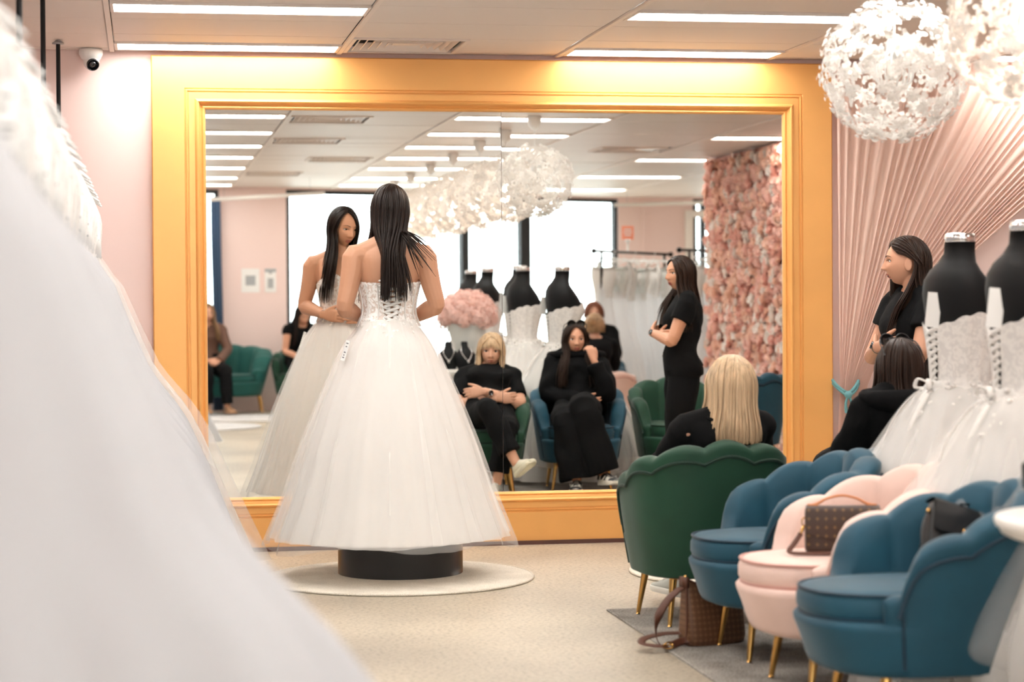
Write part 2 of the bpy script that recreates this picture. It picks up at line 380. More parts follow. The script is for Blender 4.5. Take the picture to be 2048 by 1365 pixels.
# back wall with shop-front window openings
b = MB()
def wallpiece(x0, x1, z0, z1, y): b.box(((x0+x1)/2, y-0.08, (z0+z1)/2), (x1-x0, 0.16, z1-z0))
wallpiece(XL-0.12, XL+0.15, 0, 2.8, YP); wallpiece(0.885, FX0, 0, 2.8, YP); wallpiece(FX1, 7.16, 0, 2.8, YR); wallpiece(8.1, XR+0.12, 0, 2.8, YR)
for x0, x1, y in ((XL+0.15, 0.885, YP), (7.16, 8.1, YR)): wallpiece(x0, x1, 0, 0.12, y); wallpiece(x0, x1, 2.655, 2.8, y)
for z0, z1 in ((0, .12), (2.655, 2.8)):
    c = ((FX0+FX1)/2+.08*math.sin(FANG), (YP+YR)/2-.08*math.cos(FANG), (z0+z1)/2); b.box(c, (FLEN, .16, z1-z0), FANG)
structure('wall_back', b, 'wall_pink')
def window(n, x0, x1, mull, loc, rz=0.0, z0=0.12, z1=2.655):
    w = bpy.data.objects.new('window_%d' % n, None); COL.objects.link(w); w['kind'] = 'structure'; w.location = loc; w.rotation_euler = (0, 0, rz)
    f = MB(); t = 0.05
    f.box(((x0+x1)/2, 0, z0+t/2), (x1-x0, 0.08, t)); f.box(((x0+x1)/2, 0, z1-t/2), (x1-x0, 0.08, t))
    f.box((x0+t/2, 0, (z0+z1)/2), (t, 0.08, z1-z0-2*t)); f.box((x1-t/2, 0, (z0+z1)/2), (t, 0.08, z1-z0-2*t))
    f.build('window_frame', 'window_frame', w, False)
    edges = [x0+t]
    for a, c in mull:
        m = MB(); m.box(((a+c)/2, 0, (z0+z1)/2), (c-a, 0.1, z1-z0-2*t)); m.build('mullion', 'window_frame', w, False); edges += [a, c]
    edges.append(x1-t)
    for i in range(0, len(edges), 2):
        g = MB(); g.box(((edges[i]+edges[i+1])/2, 0, (z0+z1)/2), (edges[i+1]-edges[i], 0.008, z1-z0-2*t)); g.build('pane', 'window_glass', w, False)
    l = bpy.data.lights.new('daylight_portal', 'AREA'); l.shape = 'RECTANGLE'; l.size = x1-x0; l.size_y = 2.5; l.cycles.is_portal = True
    o = bpy.data.objects.new('daylight_portal', l); COL.objects.link(o); o.parent = w; o.location = ((x0+x1)/2, -0.12, 1.36); o.rotation_euler = (PI/2, 0, 0)
    return w
window(1, XL+0.15, 0.885, [(-0.3, -0.22)], (0, YP-.05, 0))
window(2, 0.0, FLEN, [(2.42, 2.52), (3.28, 3.43)], (FX0+.05*math.sin(FANG), YP-.05*math.cos(FANG), 0), FANG)
window(3, 7.16, 8.1, [(7.27, 7.33)], (0, YR-.05, 0))
# white painted doorway surround in the back wall
b = MB(); b.box((7.10, YR+0.03, 1.21), (0.1, 0.06, 2.42)); b.box((7.62, YR+0.03, 2.46), (1.14, 0.06, 0.09)); b.box((8.14, YR+0.03, 1.21), (0.1, 0.06, 2.42))
structure('trim_1', b, 'white_lacquer')
# pale conduit on the back wall, skirting
b = MB(); b.box((6.50, YR+0.015, 1.35), (0.06, 0.03, 2.6)); structure('trim_2', b, 'wall_pink')
b = MB(); b.box((-0.65, -0.012, 0.05), (1.38, 0.024, 0.1)); b.box((6.03, -0.012, 0.05), (4.4, 0.024, 0.1)); structure('baseboard_front', b, 'white_lacquer')
# pavement outside the shop front
b = MB(); b.box((3.4, YB-5.2, -0.12), (30, 10, 0.05)); structure('ground', b, 'street')
# ---- ceiling: slab, rails and lay-in tiles, each tile its own piece
b = MB(); b.box(((XL+XR)/2, YB/2, ZC+0.09), (XR-XL+0.3, -YB+0.4, 0.1)); ceiling = structure('ceiling', b, 'dark_gap')
TX = [-1.356+1.2*k for k in range(9)]; ROW0, PITCHY = -0.1235, 0.5906
b = MB()
for x in TX[1:8]: b.box((x, YB/2, ZC-0.004), (0.024, -YB-0.03, 0.012))
o = b.build('grid_rail', 'rail', ceiling, False); o['kind'] = 'stuff'
tile_cache = {}
def tile(x0, x1, y0, y1):      # y0 > y1
    w, d = round(x1-x0-0.006, 3), round(y0-y1-0.007, 3)
    if w < 0.03 or d < 0.03: return
    if (w, d) not in tile_cache:
        t = MB(); e = 0.004
        V = [(sx*(w/2-i), sy*(d/2-i), z) for z, i in ((0.014, 0), (0.004, 0), (0, e)) for sx, sy in ((-1, -1), (1, -1), (1, 1), (-1, 1))]
        F = [(0, 1, 2, 3)]+[(4*k+j, 4*k+4+j, 4*k+4+(j+1) % 4, 4*k+(j+1) % 4) for k in (0, 1) for j in range(4)]+[(11, 10, 9, 8)]
        t.add(V, F); tile_cache[(w, d)] = t.mesh('ceiling_tile', 'tile', False)
    link('ceiling_tile', tile_cache[(w, d)], ceiling, ((x0+x1)/2, (y0+y1)/2, ZC+random.uniform(-0.0015, 0.0015)), (random.uniform(-.002, .002), 0, 0))
YL = [-0.255, -1.735, -2.95, -4.06, -5.63, -7.15, -8.65, -10.3, -12.1, -13.6]
holes = {k: [] for k in range(8)}
light_spots = []
for k, ys in ((1, YL), (3, YL), (5, [-0.255, -2.6, -5.7, -8.5, -11.3, -14.0])):
    for y in ys: light_spots.append((k, y)); holes[k].append((y+0.145, y-0.145, TX[k]+0.012, TX[k+1]-0.012))
vent_spots = []
for k, x0, y, in ((2, TX[2]+0.014, -0.42), (2, TX[2]+0.014, -4.32), (2, TX[2]+0.014, -6.5), (2, TX[2]+0.5, -8.9), (2, TX[2]-0.0+0.02, -11.3), (4, TX[4]+0.53, -7.15)):
    vent_spots.append((x0, y)); holes[k].append((y+0.295, y-0.295, x0, x0+0.6))
rows = [-0.005, ROW0]+[ROW0-PITCHY*i for i in range(1, 27)]
rows = [r for r in rows if r > YB]+[YB]
for k in range(8):
    for a, c in zip(rows[:-1], rows[1:]):
        segs = [(a, c, TX[k]+0.012, TX[k+1]-0.012)]
        for h0, h1, hx0, hx1 in holes[k]:
            out = []
            for s0, s1, sx0, sx1 in segs:
                if h1 >= s0-1e-6 or h0 <= s1+1e-6: out.append((s0, s1, sx0, sx1)); continue
                if s0 > h0: out.append((s0, h0, sx0, sx1))
                if s1 < h1: out.append((h1, s1, sx0, sx1))
                m0, m1 = min(s0, h0), max(s1, h1)
                if hx0-sx0 > 0.06: out.append((m0, m1, sx0, hx0))
                if sx1-hx1 > 0.06: out.append((m0, m1, hx1, sx1))
            segs = out
        for s0, s1, sx0, sx1 in segs: tile(sx0, sx1, s0, s1)
# ---- ceiling lights
fr = MB(); W, Dp = 1.168, 0.282
for c, d in (((0, Dp/2-.008, 0), (W, .016, .02)), ((0, -Dp/2+.008, 0), (W, .016, .02)), ((W/2-.008, 0, 0), (.016, Dp-.032, .02)), ((-W/2+.008, 0, 0), (.016, Dp-.032, .02))): fr.box(c, d)
fm = fr.mesh('frame', 'rail', False); df = MB(); df.box((0, 0, .002), (W-.032, Dp-.032, .006)); dm = df.mesh('diffuser', 'panel_light', False)
for i, (k, y) in enumerate(sorted(light_spots, key=lambda t: (t[0], -t[1]))):
    nth = ['first', 'second', 'third', 'fourth', 'fifth', 'sixth', 'seventh', 'eighth', 'ninth', 'tenth'][[q for q in sorted([s[1] for s in light_spots if s[0] == k], reverse=True)].index(y)]
    side = {1: 'over the left end of gold frame', 3: 'over the right end of gold frame', 5: 'on the flower wall side'}[k]
    o = thing('ceiling_light', 'white strip light %s, %s from mirror' % (side, nth), 'ceiling light', ((TX[k]+TX[k+1])/2, y, ZC), 0, 'fluorescent strip lights in the tiled ceiling')
    link('frame', fm, o); link('diffuser', dm, o)
# ---- air vents: nested sloping louvres round a blank centre
vf = MB()
for c, d in (((0, .285, 0), (.6, .02, .02)), ((0, -.285, 0), (.6, .02, .02)), ((.29, 0, 0), (.02, .55, .02)), ((-.29, 0, 0), (.02, .55, .02))): vf.box(c, d)
vfm = vf.mesh('frame', 'rail', False); bk = MB(); bk.box((0, 0, .045), (.56, .56, .01)); bkm = bk.mesh('backing', 'dark_gap', False)
louv = []
for r in (0.255, 0.215, 0.175, 0.135, 0.095):
    l = MB(); r2 = r-0.028
    V = [(sx*rr, sy*rr, z) for rr, z in ((r, -.004), (r2, .034), (r2+.004, .036), (r+.004, -.002)) for sx, sy in ((-1, -1), (1, -1), (1, 1), (-1, 1))]
    F = [(4*k+j, 4*((k+1) % 4)+j, 4*((k+1) % 4)+(j+1) % 4, 4*k+(j+1) % 4) for k in range(4) for j in range(4)]
    l.add(V, F); louv.append(l.mesh('louvre', 'rail', False))
ce = MB(); ce.box((0, 0, .01), (.13, .13, .01)); cem = ce.mesh('centre_plate', 'rail', False)
vl = ['square ceiling air vent against the mirror wall above the gold frame', 'square ceiling air vent beside the strip lights, second from the mirror', 'square ceiling air vent beside the strip lights, third from the mirror',
      'square ceiling air vent in the middle of the ceiling, fourth from the mirror', 'square ceiling air vent nearest the shop windows', 'square ceiling air vent near the flower wall']
for (x0, y), lab in zip(vent_spots, vl):
    o = thing('ceiling_vent', lab, 'air vent', (x0+.3, y, ZC), 0, 'air vents in the tiled ceiling')
    link('frame', vfm, o); link('backing', bkm, o); link('centre_plate', cem, o)
    for m in louv: link('louvre', m, o)

# ------------------------------------------------------------------ the giant mirror
MY = -0.03
GX0, GX1, GZ0, GZ1, SEAM = 0.331, 3.522, 0.291, 2.368, 1.93
mir = thing('wall_mirror', 'giant wall mirror of two panes in a wide gold painted moulded frame', 'mirror', (0, 0, 0))
for x0, x1, tilt in ((GX0-.01, SEAM-.0012, 0.0009), (SEAM+.0012, GX1+.01, 0.0)):
    p = MB(); p.box((0, .004, 0), (x1-x0, .008, GZ1-GZ0+.02))
    link('mirror_pane', p.mesh('mirror_pane', 'mirror_glass', False), mir, ((x0+x1)/2, MY, (GZ0+GZ1)/2), (tilt, 0, 0))
prof = [(0, 0), (0, .052), (.006, .058), (.172, .058), (.176, .053), (.179, .053), (.183, .060), (.187, .060), (.191, .053), (.195, .053), (.197, .057), (.228, .057), (.231, .064), (.236, .071), (.243, .073), (.249, .069), (.253, .060), (.258, .050), (.264, .046), (.268, .050), (.273, .052), (.279, .049), (.283, .043), (.285, .032), (.285, .0)]
FW = 0.285
def frame_side(side):
    m = MB(); R = []
    for d, h in prof:
        x0, x1, z0, z1 = GX0-FW+d, GX1+FW-d, GZ0-FW+d, GZ1+FW-d
        y = -h
        a, c = {'top': ((x0, y, z1), (x1, y, z1)), 'bottom': ((x1, y, z0), (x0, y, z0)), 'left': ((x0, y, z0), (x0, y, z1)), 'right': ((x1, y, z1), (x1, y, z0))}[side]
        R.append([a, c])
    m.grid(R)
    return m
for s in ('top', 'bottom', 'left', 'right'): frame_side(s).build('frame_board', 'gold_paint', mir, False)
b = MB(); b.box(((GX0+GX1)/2, -.03, (GZ0-FW)/2), (GX1-GX0+2*FW-.02, .05, GZ0-FW-.001)) if GZ0-FW > 0.004 else None
b = MB(); b.box(((GX0+GX1)/2, -.066, .011), (GX1-GX0+2*FW-.02, .014, .022)); b.build('plinth', 'plinth_brown', mir, False)

# ------------------------------------------------------------------ security camera
o = thing('security_camera', 'white dome security camera fixed high on the pink wall under the ceiling', 'security camera', (-.265, -.075, 2.655))
b = MB(); b.lathe([(.0, .022), (.058, .022), (.062, .012), (.062, -.006), (.05, -.03), (.03, -.04)], 28); b.build('mount', 'white_plastic', o)
M = Euler((math.radians(58), 0, math.radians(18))).to_matrix()
b = MB(); b.ellipsoid((0, 0, 0), (.042, .042, .045), 20, 14); h = link('camera_ball', b.mesh('camera_ball', 'white_plastic'), o, (.002, -.004, -.045))
b = MB(); R = [[(r*math.cos(t), r*math.sin(t), z) for t in np.linspace(0, 2*PI, 24, endpoint=False)] for r, z in ((.031, .030), (.033, .046), (.029, .048), (.027, .044))]; b.rings(R)
link('lens', b.mesh('lens', 'lens_dark'), h, (0, 0, 0), (math.radians(118), 0, math.radians(14)))

# ------------------------------------------------------------------ swagged curtain on the mirror wall
cur = thing('curtain', 'sheer blush pink curtain swept aside and tied beside the gold mirror frame', 'curtain', (0, 0, 0))
G = []
nt_, nv_ = 340, 44
for i in range(nt_+1):
    t = i/nt_; col = []
    xt, xm, xb = 3.83+2.3*t, 3.845+0.15*t, 3.82+0.30*t
    for j in range(nv_+1):
        v = j/nv_; z = 2.655-v*2.64; zt = 0.80
        if z > zt:
            q = (z-zt)/(2.655-zt); qq = q**(1.0+0.42*t); x = xm+(xt-xm)*qq
            amp = 0.007+0.009*q
        else:
            q = (zt-z)/zt; x = xm+(xb-xm)*min(1, q*1.3)**0.8; amp = 0.009+0.01*min(1, q*2)
        ph = 2*PI*t*30+2.2*math.sin(t*23)+0.8*math.sin(t*61)
        y = -0.062-amp*math.sin(ph)-0.12*amp*math.sin(2.3*ph+1)
        col.append((x, y, z))
    G.append(col)
b = MB(); b.grid(G); b.build('drape', 'curtain_pink', cur)
b = MB(); b.tube([(3.80, -.03, .895), (3.815, -.10, .85), (3.865, -.135, .812), (3.91, -.12, .84), (3.95, -.07, .875)], [.009]*5, 8)
b.tube([(3.80, -.03, .875), (3.82, -.11, .832), (3.865, -.14, .795), (3.915, -.12, .822), (3.955, -.06, .86)], [.008]*5, 8)
b.ellipsoid((3.866, -.142, .80), (.024, .02, .022), 12, 8); b.tube([(3.862, -.145, .795), (3.85, -.145, .75), (3.858, -.14, .70)], [.007, .008, .011], 7)
b.tube([(3.872, -.145, .795), (3.885, -.145, .745), (3.88, -.14, .71)], [.007, .008, .011], 7); b.build('tieback', 'rope_teal', cur)

# ------------------------------------------------------------------ rugs
def round_rug(x, y, r, label, z=0.0, m='rug_cream', h=0.012):
    o = thing('round_rug', label, 'rug', (x, y, z), 0)
    b = MB(); b.lathe([(r*.0, h), (r*.5, h), (r-.02, h), (r-.008, h*.75)], 72); b.build('pile', m, o)
    b = MB(); R = []
    for a in np.linspace(0, 2*PI, 96, endpoint=False):
        c = np.array([math.cos(a), math.sin(a), 0]); R.append([c*(r-.004+.006*math.cos(q))+np.array([0, 0, h*.55+h*.5*math.sin(q)]) for q in np.linspace(0, 2*PI, 8, endpoint=False)])
    b.grid(R, cu=True, cv=True); b.build('bound_edge', m, o); return o
round_rug(1.20, -1.30, .655, 'round cream rug under the black podium in front of the mirror')
round_rug(2.98, -1.43, .65, 'round cream rug half hidden behind the green velvet chair')
def rect_rug(x0, x1, y0, y1, label, m, h=0.012):
    o = thing('area_rug', label, 'rug', ((x0+x1)/2, (y0+y1)/2, 0)); b = MB()
    w, d = (x1-x0)/2, (y1-y0)/2
    R = [[(sx*(w-i), sy*(d-i), z) for sx, sy in ((-1, -1), (1, -1), (1, 1), (-1, 1))] for i, z in ((0, 0.0005), (0, h*.7), (.006, h))]
    b.rings(R); b.build('pile', m, o, False); return o
rect_rug(1.95, 4.7, -7.2, -2.57, 'grey flecked low pile rug under the row of velvet chairs', 'rug_grey', 0.008)
rect_rug(-.6, 1.9, -13.3, -12.0, 'pale oblong rug in front of the green velvet sofa', 'rug_light', 0.01)
round_rug(.5, -11.1, .7, 'round pale rug on the bare floor between sofa and mirror', m='rug_light')
# ------------------------------------------------------------------ velvet shell chairs
def shell_chair_meshes(width=0.68, depth=0.68, nsc=7, back=0.74, arm=0.545, sofa=False):
    """front is +y. returns dict of meshes; shell wraps u in [-A, A], u = 0 is the back"""
    A = math.radians(121); N = nsc*10
    W2, D2 = width/2, depth/2
    def plan(u, s, y0=0.0):           # outline of a rounded shell; s scales outward
        cx, cy = math.sin(u), -math.cos(u)
        n = 2.7; k = (abs(cx)**n+abs(cy)**n)**(-1/n)
        return np.array([cx*k*W2*s, cy*k*D2*s+y0])
    def top(u):
        q = abs(u)/A; base = back-(back-arm)*q**1.7
        ph = (u+A)/(2*A)*nsc; sc = abs(math.sin(PI*ph))
        roll = 1.0 if q < .9 else 1-0.5*((q-.9)/.1)**2*0.35
        return (base+0.026*sc**0.85-0.010)*roll
    us = np.linspace(-A, A, N+1)
    # shell ring at each u: outer bottom -> outer top -> rim -> inner top -> inner bottom
    G = []; z0 = 0.205
    for u in us:
        zt = top(u); q = abs(u)/A; ph = (u+A)/(2*A)*nsc; bul = abs(math.sin(PI*ph))**0.55
        ring = []
        fl = lambda z: 0.80+0.235*((z-z0)/(0.75-z0))**0.9
        for k in range(9):
            z = z0+(zt-0.03-z0)*k/8; x, y = plan(u, fl(z)); ring.append((x, y, z))
        so = fl(zt-0.03); th = 0.085+0.012*bul
        si = so-th/0.34
        for a in (0.35, 0.7, 1.0, 1.35, 1.7, 2.1, 2.6):
            s_ = (so+si)/2+(so-si)/2*math.cos(a)*1.05; zz = zt-0.03+0.034*math.sin(a)+0.004; x, y = plan(u, s_); ring.append((x, y, zz))
        for k in range(1, 9):
            z = zt-0.03-(zt-0.03-0.30)*k/8; s_ = fl(z)-(0.075+0.026*bul*(0.35+0.65*(1-k/9)))/0.34
            x, y = plan(u, s_); ring.append((x, y, z))
        G.append(ring)
    G = np.array(G); m = MB()
    # rounded arm fronts: shrink the last rings toward the wall centreline
    fronts = []
    for end, sgn in ((0, -1), (-1, 1)):
        r = G[end]; c = (r[0]+r[-1])/2; mid = (r[:12].mean(0)*0+np.array([0, 0, 0]))
        tang = unit(np.array([*(plan(us[end], .9)-plan(us[end]-sgn*0.03, .9)), 0]))
        cen = (r+r[::-1])/2
        layers = []
        for a in (0.5, 0.95, 1.3, 1.5):
            s_ = math.cos(a); layers.append(cen+(r-cen)*s_+tang*0.05*math.sin(a)+np.array([0, 0, -0.02*(1-s_)]))
        fronts.append(layers)
    GG = np.concatenate([np.array(fronts[0][::-1]), G, np.array(fronts[1])])
    m.grid(GG)
    shell = m.mesh('back_shell', ['X'], True) if False else m
    # piping under the rim on the outside
    pp = MB(); pts = []
    for u in us:
        zt = top(u); s_ = (0.80+0.235*((zt-0.055-z0)/(0.75-z0))**0.9)+0.012; x, y = plan(u, s_); pts.append((x, y, zt-0.058))
    pp.rings(tube_rings(np.array(pts), np.full(len(pts), 0.0065), 6), True)
    for s in (-1, 1):                   # piping down the arm front edge
        u = s*A*0.985; q = []
        for k in range(9):
            z = z0+0.02+(top(u)-0.07-z0)*k/8; x, y = plan(u, 0.80+0.235*((z-z0)/(0.75-z0))**0.9+0.008); q.append((x, y, z))
        pp.rings(tube_rings(np.array(q), np.full(9, 0.005), 6), True)
    # base drum with rounded front apron
    bs = MB(); R = []
    ang = np.linspace(0, 2*PI, 48, endpoint=False)
    def outline(s, grow_front=0.0):
        o = []
        for a in ang:
            cx, cy = math.sin(a), -math.cos(a); n = 2.6; k = (abs(cx)**n+abs(cy)**n)**(-1/n)
            y = cy*k*D2*s
            if cy > 0: y += grow_front*(cy**0.8)
            o.append((cx*k*W2*s, y))
        return o
    for s_, g, z in ((.60, .02, .196), (.74, .03, .196), (.79, .035, .205), (.805, .04, .225), (.835, .05, .29), (.86, .058, .335), (.865, .058, .350), (.845, .054, .362), (.60, .02, .362)):
        R.append([(x, y, z) for x, y in outline(s_, g)])
    bs.rings(R)
    # seat cushion
    cu = MB(); R = []
    for s_, g, z in ((.3, .02, .352), (.70, .075, .352), (.755, .085, .362), (.775, .09, .385), (.775, .09, .415), (.76, .086, .437), (.74, .08, .445), (.6, .06, .453), (.3, .03, .459), (.05, .01, .461)):
        R.append([(x*0.94, y-0.004, z) for x, y in outline(s_, g)])
    cu.rings(R)
    cp = MB(); R = []
    for z in (.441, .366):
        ring = np.array([(x*0.94, y-0.004, z) for x, y in outline(.762 if z > .4 else .758, .087)]); pts = np.vstack([ring, ring[:1]])
        cp.grid(tube_rings(pts, np.full(len(pts), .0055), 6), cv=True)
    lg = MB(); lg.lathe([(.0165, .2), (.0165, .19), (.009, .012), (.009, 0)], 14)
    return m, pp, bs, cu, cp, lg
CH = {}
def shell_chair(colr, label, loc, rz, group='velvet shell chairs'):
    v, p = 'velvet_'+colr, 'piping_'+colr
    if colr not in CH:
        m, pp, bs, cu, cp, lg = shell_chair_meshes()
        CH[colr] = (m.mesh('back_shell', v), pp.mesh('rim_piping', p), bs.mesh('base', v), cu.mesh('seat_cushion', v), cp.mesh('cushion_piping', p), CH.get('leg') or lg.mesh('leg', 'brass'))
        CH['leg'] = CH[colr][5]
    o = thing('shell_chair', label, 'chair', (*loc, 0.0115), rz, group); s, pp, bs, cu, cp, lg = CH[colr]
    sh = link('back_shell', s, o); link('rim_piping', pp, sh); link('base', bs, o); c = link('seat_cushion', cu, o); link('cushion_piping', cp, c)
    for sx, sy in ((-1, 1), (1, 1), (-1, -1), (1, -1)):
        tilt = 0.14
        link('leg', lg, o, (sx*.205, sy*.195, 0.0), (sy*tilt*-1*-1 if False else -sy*-tilt, sx*tilt*-1*-1 if False else -sx*tilt, 0))
    return o
# the leg mesh is tilted so its foot splays outwards: origin at the floor, top leans in
shell_chair('green', 'dark green velvet shell chair with the blonde woman in it', (2.27, -2.93), math.radians(6))
shell_chair('blue', 'blue velvet shell chair with the woman in the black hoodie in it', (3.0, -3.2), math.radians(5))
shell_chair('green', 'empty dark green velvet shell chair behind the standing woman', (3.74, -3.3), math.radians(2))
shell_chair('blue', 'blue velvet shell chair at the far end of the empty row, beside the green one', (2.36, -3.82), math.radians(90))
shell_chair('pink', 'pale pink velvet shell chair with a brown monogram handbag on it', (2.375, -4.53), math.radians(91)).scale = (1.03, 1.09, 1)
shell_chair('blue', 'blue velvet shell chair nearest the camera with a black bag on it', (2.36, -5.24), math.radians(92)).scale = (1.05, 1.09, 1)
shell_chair('blue', 'blue velvet shell chair turned away, behind the empty green one', (4.55, -4.5), math.radians(150))
# ------------------------------------------------------------------ flower ball pendant lamps
def blossom_mesh(seed, n=16, R=0.052, mats='petal_lamp'):
    r = random.Random(seed); b = MB()
    for i in range(n):                 # spray of tiny round petals on thin wires
        a = r.uniform(0, 2*PI); d = R*math.sqrt(r.uniform(.05, 1)); z = r.uniform(-.012, .022)
        p = np.array([d*math.cos(a), d*math.sin(a), z]); q = r.uniform(.0075, .0125)
        nrm = unit([r.uniform(-.5, .5)+p[0]*8, r.uniform(-.5, .5)+p[1]*8, 1.0]); u = unit(np.cross(nrm, [0.3, 1, .2])); v = np.cross(nrm, u)
        V = [p+nrm*.002]+[p+q*(u*math.cos(t)+v*math.sin(t)) for t in np.linspace(0, 2*PI, 7, endpoint=False)]
        b.add(V, [(0, 1+k, 1+(k+1) % 7) for k in range(7)])
        w = np.array([0, 0, -.03]); s_ = unit(np.cross(p-w, [0, 1, 0.2]))*.0007
        b.add([w-s_, w+s_, p+s_, p-s_], [(0, 1, 2, 3)])
    # fuller flower disc in the middle
    for lay, (k, rr, zz) in enumerate(((9, .036, .0), (7, .022, .007))):
        for i in range(k):
            a = 2*PI*i/k+lay; c, s_ = math.cos(a), math.sin(a); w = rr*.42
            V = [(0, 0, zz), (c*rr*.6-s_*w*.5, s_*rr*.6+c*w*.5, zz+.004), (c*rr, s_*rr, zz+.002), (c*rr*.6+s_*w*.5, s_*rr*.6-c*w*.5, zz+.004)]
            b.add(V, [(0, 1, 2, 3)])
    return b
BL = [blossom_mesh(s).mesh('blossom', 'petal_lamp', False) for s in range(4)]
def fib(n):
    k = np.arange(n)+.5; ph = np.arccos(1-2*k/n); th = PI*(1+5**.5)*k
    return np.stack([np.cos(th)*np.sin(ph), np.sin(th)*np.sin(ph), np.cos(ph)], 1)
def quat_to(d, spin):
    return (Matrix.Rotation(0, 3, 'X') if False else Vector((0, 0, 1)).rotation_difference(Vector(d)).to_matrix() @ Matrix.Rotation(spin, 3, 'Z')).to_euler()
LAMP_R = 0.272
cluster = None
def pendant(y, zc, label, near, lit):
    global cluster
    x = 2.81
    o = thing('pendant_lamp', label, 'pendant lamp', (x, y, zc), 0, 'white flower ball pendant lamps in a row')
    b = MB(); b.lathe([(.0, 0), (.046, 0), (.05, -.01), (.05, -.03), (.042, -.075), (.02, -.10), (.006, -.105), (.004, -.13)], 24, (0, 0, ZC-zc)); b.build('ceiling_rose', 'white_plastic', o)
    b = MB(); b.tube([(0, 0, ZC-zc-.12), (0, 0, .1)], [.0028, .0028], 6, 1); b.build('cord', 'white_plastic', o)
    b = MB(); b.lathe([(.022, .12), (.03, .11), (.03, .05), (.02, .04)], 18); b.build('socket', 'white_plastic', o)
    b = MB(); b.lathe([(.004, -.04), (.02, -.035), (.03, -.015), (.03, .005), (.02, .03), (.014, .05)], 18); b.build('bulb', 'bulb_warm' if lit else 'white_lacquer', o)
    b = MB()                           # fluted inner diffuser cage
    for i in range(18):
        a = 2*PI*i/18; c, s_ = math.cos(a), math.sin(a)
        b.tube([(c*.03, s_*.03, .07), (c*.062, s_*.062, .05), (c*.072, s_*.072, -.0), (c*.06, s_*.06, -.05), (c*.03, s_*.03, -.065)], .0035, 5, 2)
    b.build('inner_cage', 'white_plastic', o)
    r = random.Random(int(y*100)); dirs = fib(92)
    if near:
        for d in dirs:
            d = unit(d+np.array([r.gauss(0, .06) for _ in range(3)])); rad = LAMP_R*r.uniform(.93, 1.0)
            if d[2] > .97: continue
            link('blossom', r.choice(BL), o, tuple(d*rad*np.array([1, 1, .96])), quat_to(d, r.uniform(0, 6)), (r.uniform(.95, 1.2),)*3)
    else:
        if cluster is None:
            cb = MB()
            for d in dirs:
                d = unit(d+np.array([r.gauss(0, .06) for _ in range(3)])); rad = LAMP_R*r.uniform(.93, 1.0)
                M = np.array(quat_to(d, r.uniform(0, 6)).to_matrix()); src = blossom_mesh(r.randrange(4))
                cb.add(1.12*np.array(src.v)@M.T+d*rad, src.f)
            cluster = cb.mesh('blossom_cluster', 'petal_lamp', False)
        link('blossom_cluster', cluster, o)['kind'] = 'stuff'
    if lit:
        l = bpy.data.lights.new('lamp_glow', 'POINT'); l.energy = 3.2; l.color = (1.0, .72, .55); l.shadow_soft_size = .03
        p = bpy.data.objects.new('lamp_glow', l); COL.objects.link(p); p.parent = o; p.location = (0, 0, -.07)
PL = [(-3.80, 2.205, True, False, 'unlit white flower ball pendant lamp, nearest the gold mirror'), (-5.08, 2.21, True, True, 'lit white flower ball pendant lamp, second from the mirror'),
      (-6.38, 2.21, False, True, 'lit flower ball pendant lamp, third from the mirror'), (-7.95, 2.21, False, True, 'lit flower ball pendant lamp, fourth from the mirror'),
      (-9.5, 2.21, False, True, 'lit flower ball pendant lamp, fifth from the mirror'), (-11.1, 2.21, False, True, 'lit flower ball pendant lamp, sixth from the mirror'), (-12.6, 2.21, False, True, 'lit flower ball pendant lamp, seventh from the mirror')]
for y, z, near, lit, lab in PL: pendant(y, z, lab, near, lit)

# ------------------------------------------------------------------ rose wall (a free standing partition)
def rose_mesh(seed, R=0.055):
    r = random.Random(seed); b = MB(); b.ellipsoid((0, 0, .012), (R*.5, R*.5, R*.42), 7, 5)
    for lay, (k, rr, up, w) in enumerate(((5, .62, .045, .5), (6, .85, .03, .55), (7, 1.05, .008, .6))):
        for i in range(k):
            a = 2*PI*(i+r.uniform(-.2, .2))/k+lay*.5; c, s_ = math.cos(a), math.sin(a); rr2 = rr*R*r.uniform(.85, 1.12); ww = rr2*w
            V = [(c*rr2*.25, s_*rr2*.25, 0), (c*rr2*.75-s_*ww, s_*rr2*.75+c*ww, up*.8), (c*rr2*1.05, s_*rr2*1.05, up*r.uniform(.8, 1.1)), (c*rr2*.75+s_*ww, s_*rr2*.75-c*ww, up*.8)]
            b.add(V, [(0, 1, 2), (0, 2, 3)])
    return b
ROSEC = ['rose_pink', 'rose_peach', 'rose_pink', 'rose_white', 'rose_deep', 'rose_peach']
ROSE = [rose_mesh(i).mesh('rose', c) for i, c in enumerate(ROSEC)]
fw = thing('flower_wall', 'partition covered in pink and white silk roses, seen in the mirror', 'flower wall', (5.3, -6.3, 0))
b = MB(); b.box((.08, 0, 1.335), (.1, 3.9, 2.66)); b.build('panel', 'rose_deep', fw, False)
r = random.Random(5); cand = []
for iy in range(44):
    for iz in range(31):
        cand.append((-1.93+3.86*(iy+.5*(iz % 2))/43.5+r.uniform(-.025, .025), .03+2.6*(iz+.5)/31+r.uniform(-.025, .025)))
cand = [c for c in cand if -1.97 < c[0] < 1.96]
vis = sorted(cand, key=lambda c: (0 if (c[0] < 0.45 and c[1] > .35) else 1, -c[0]))
st = {m: MB() for m in set(ROSEC)}
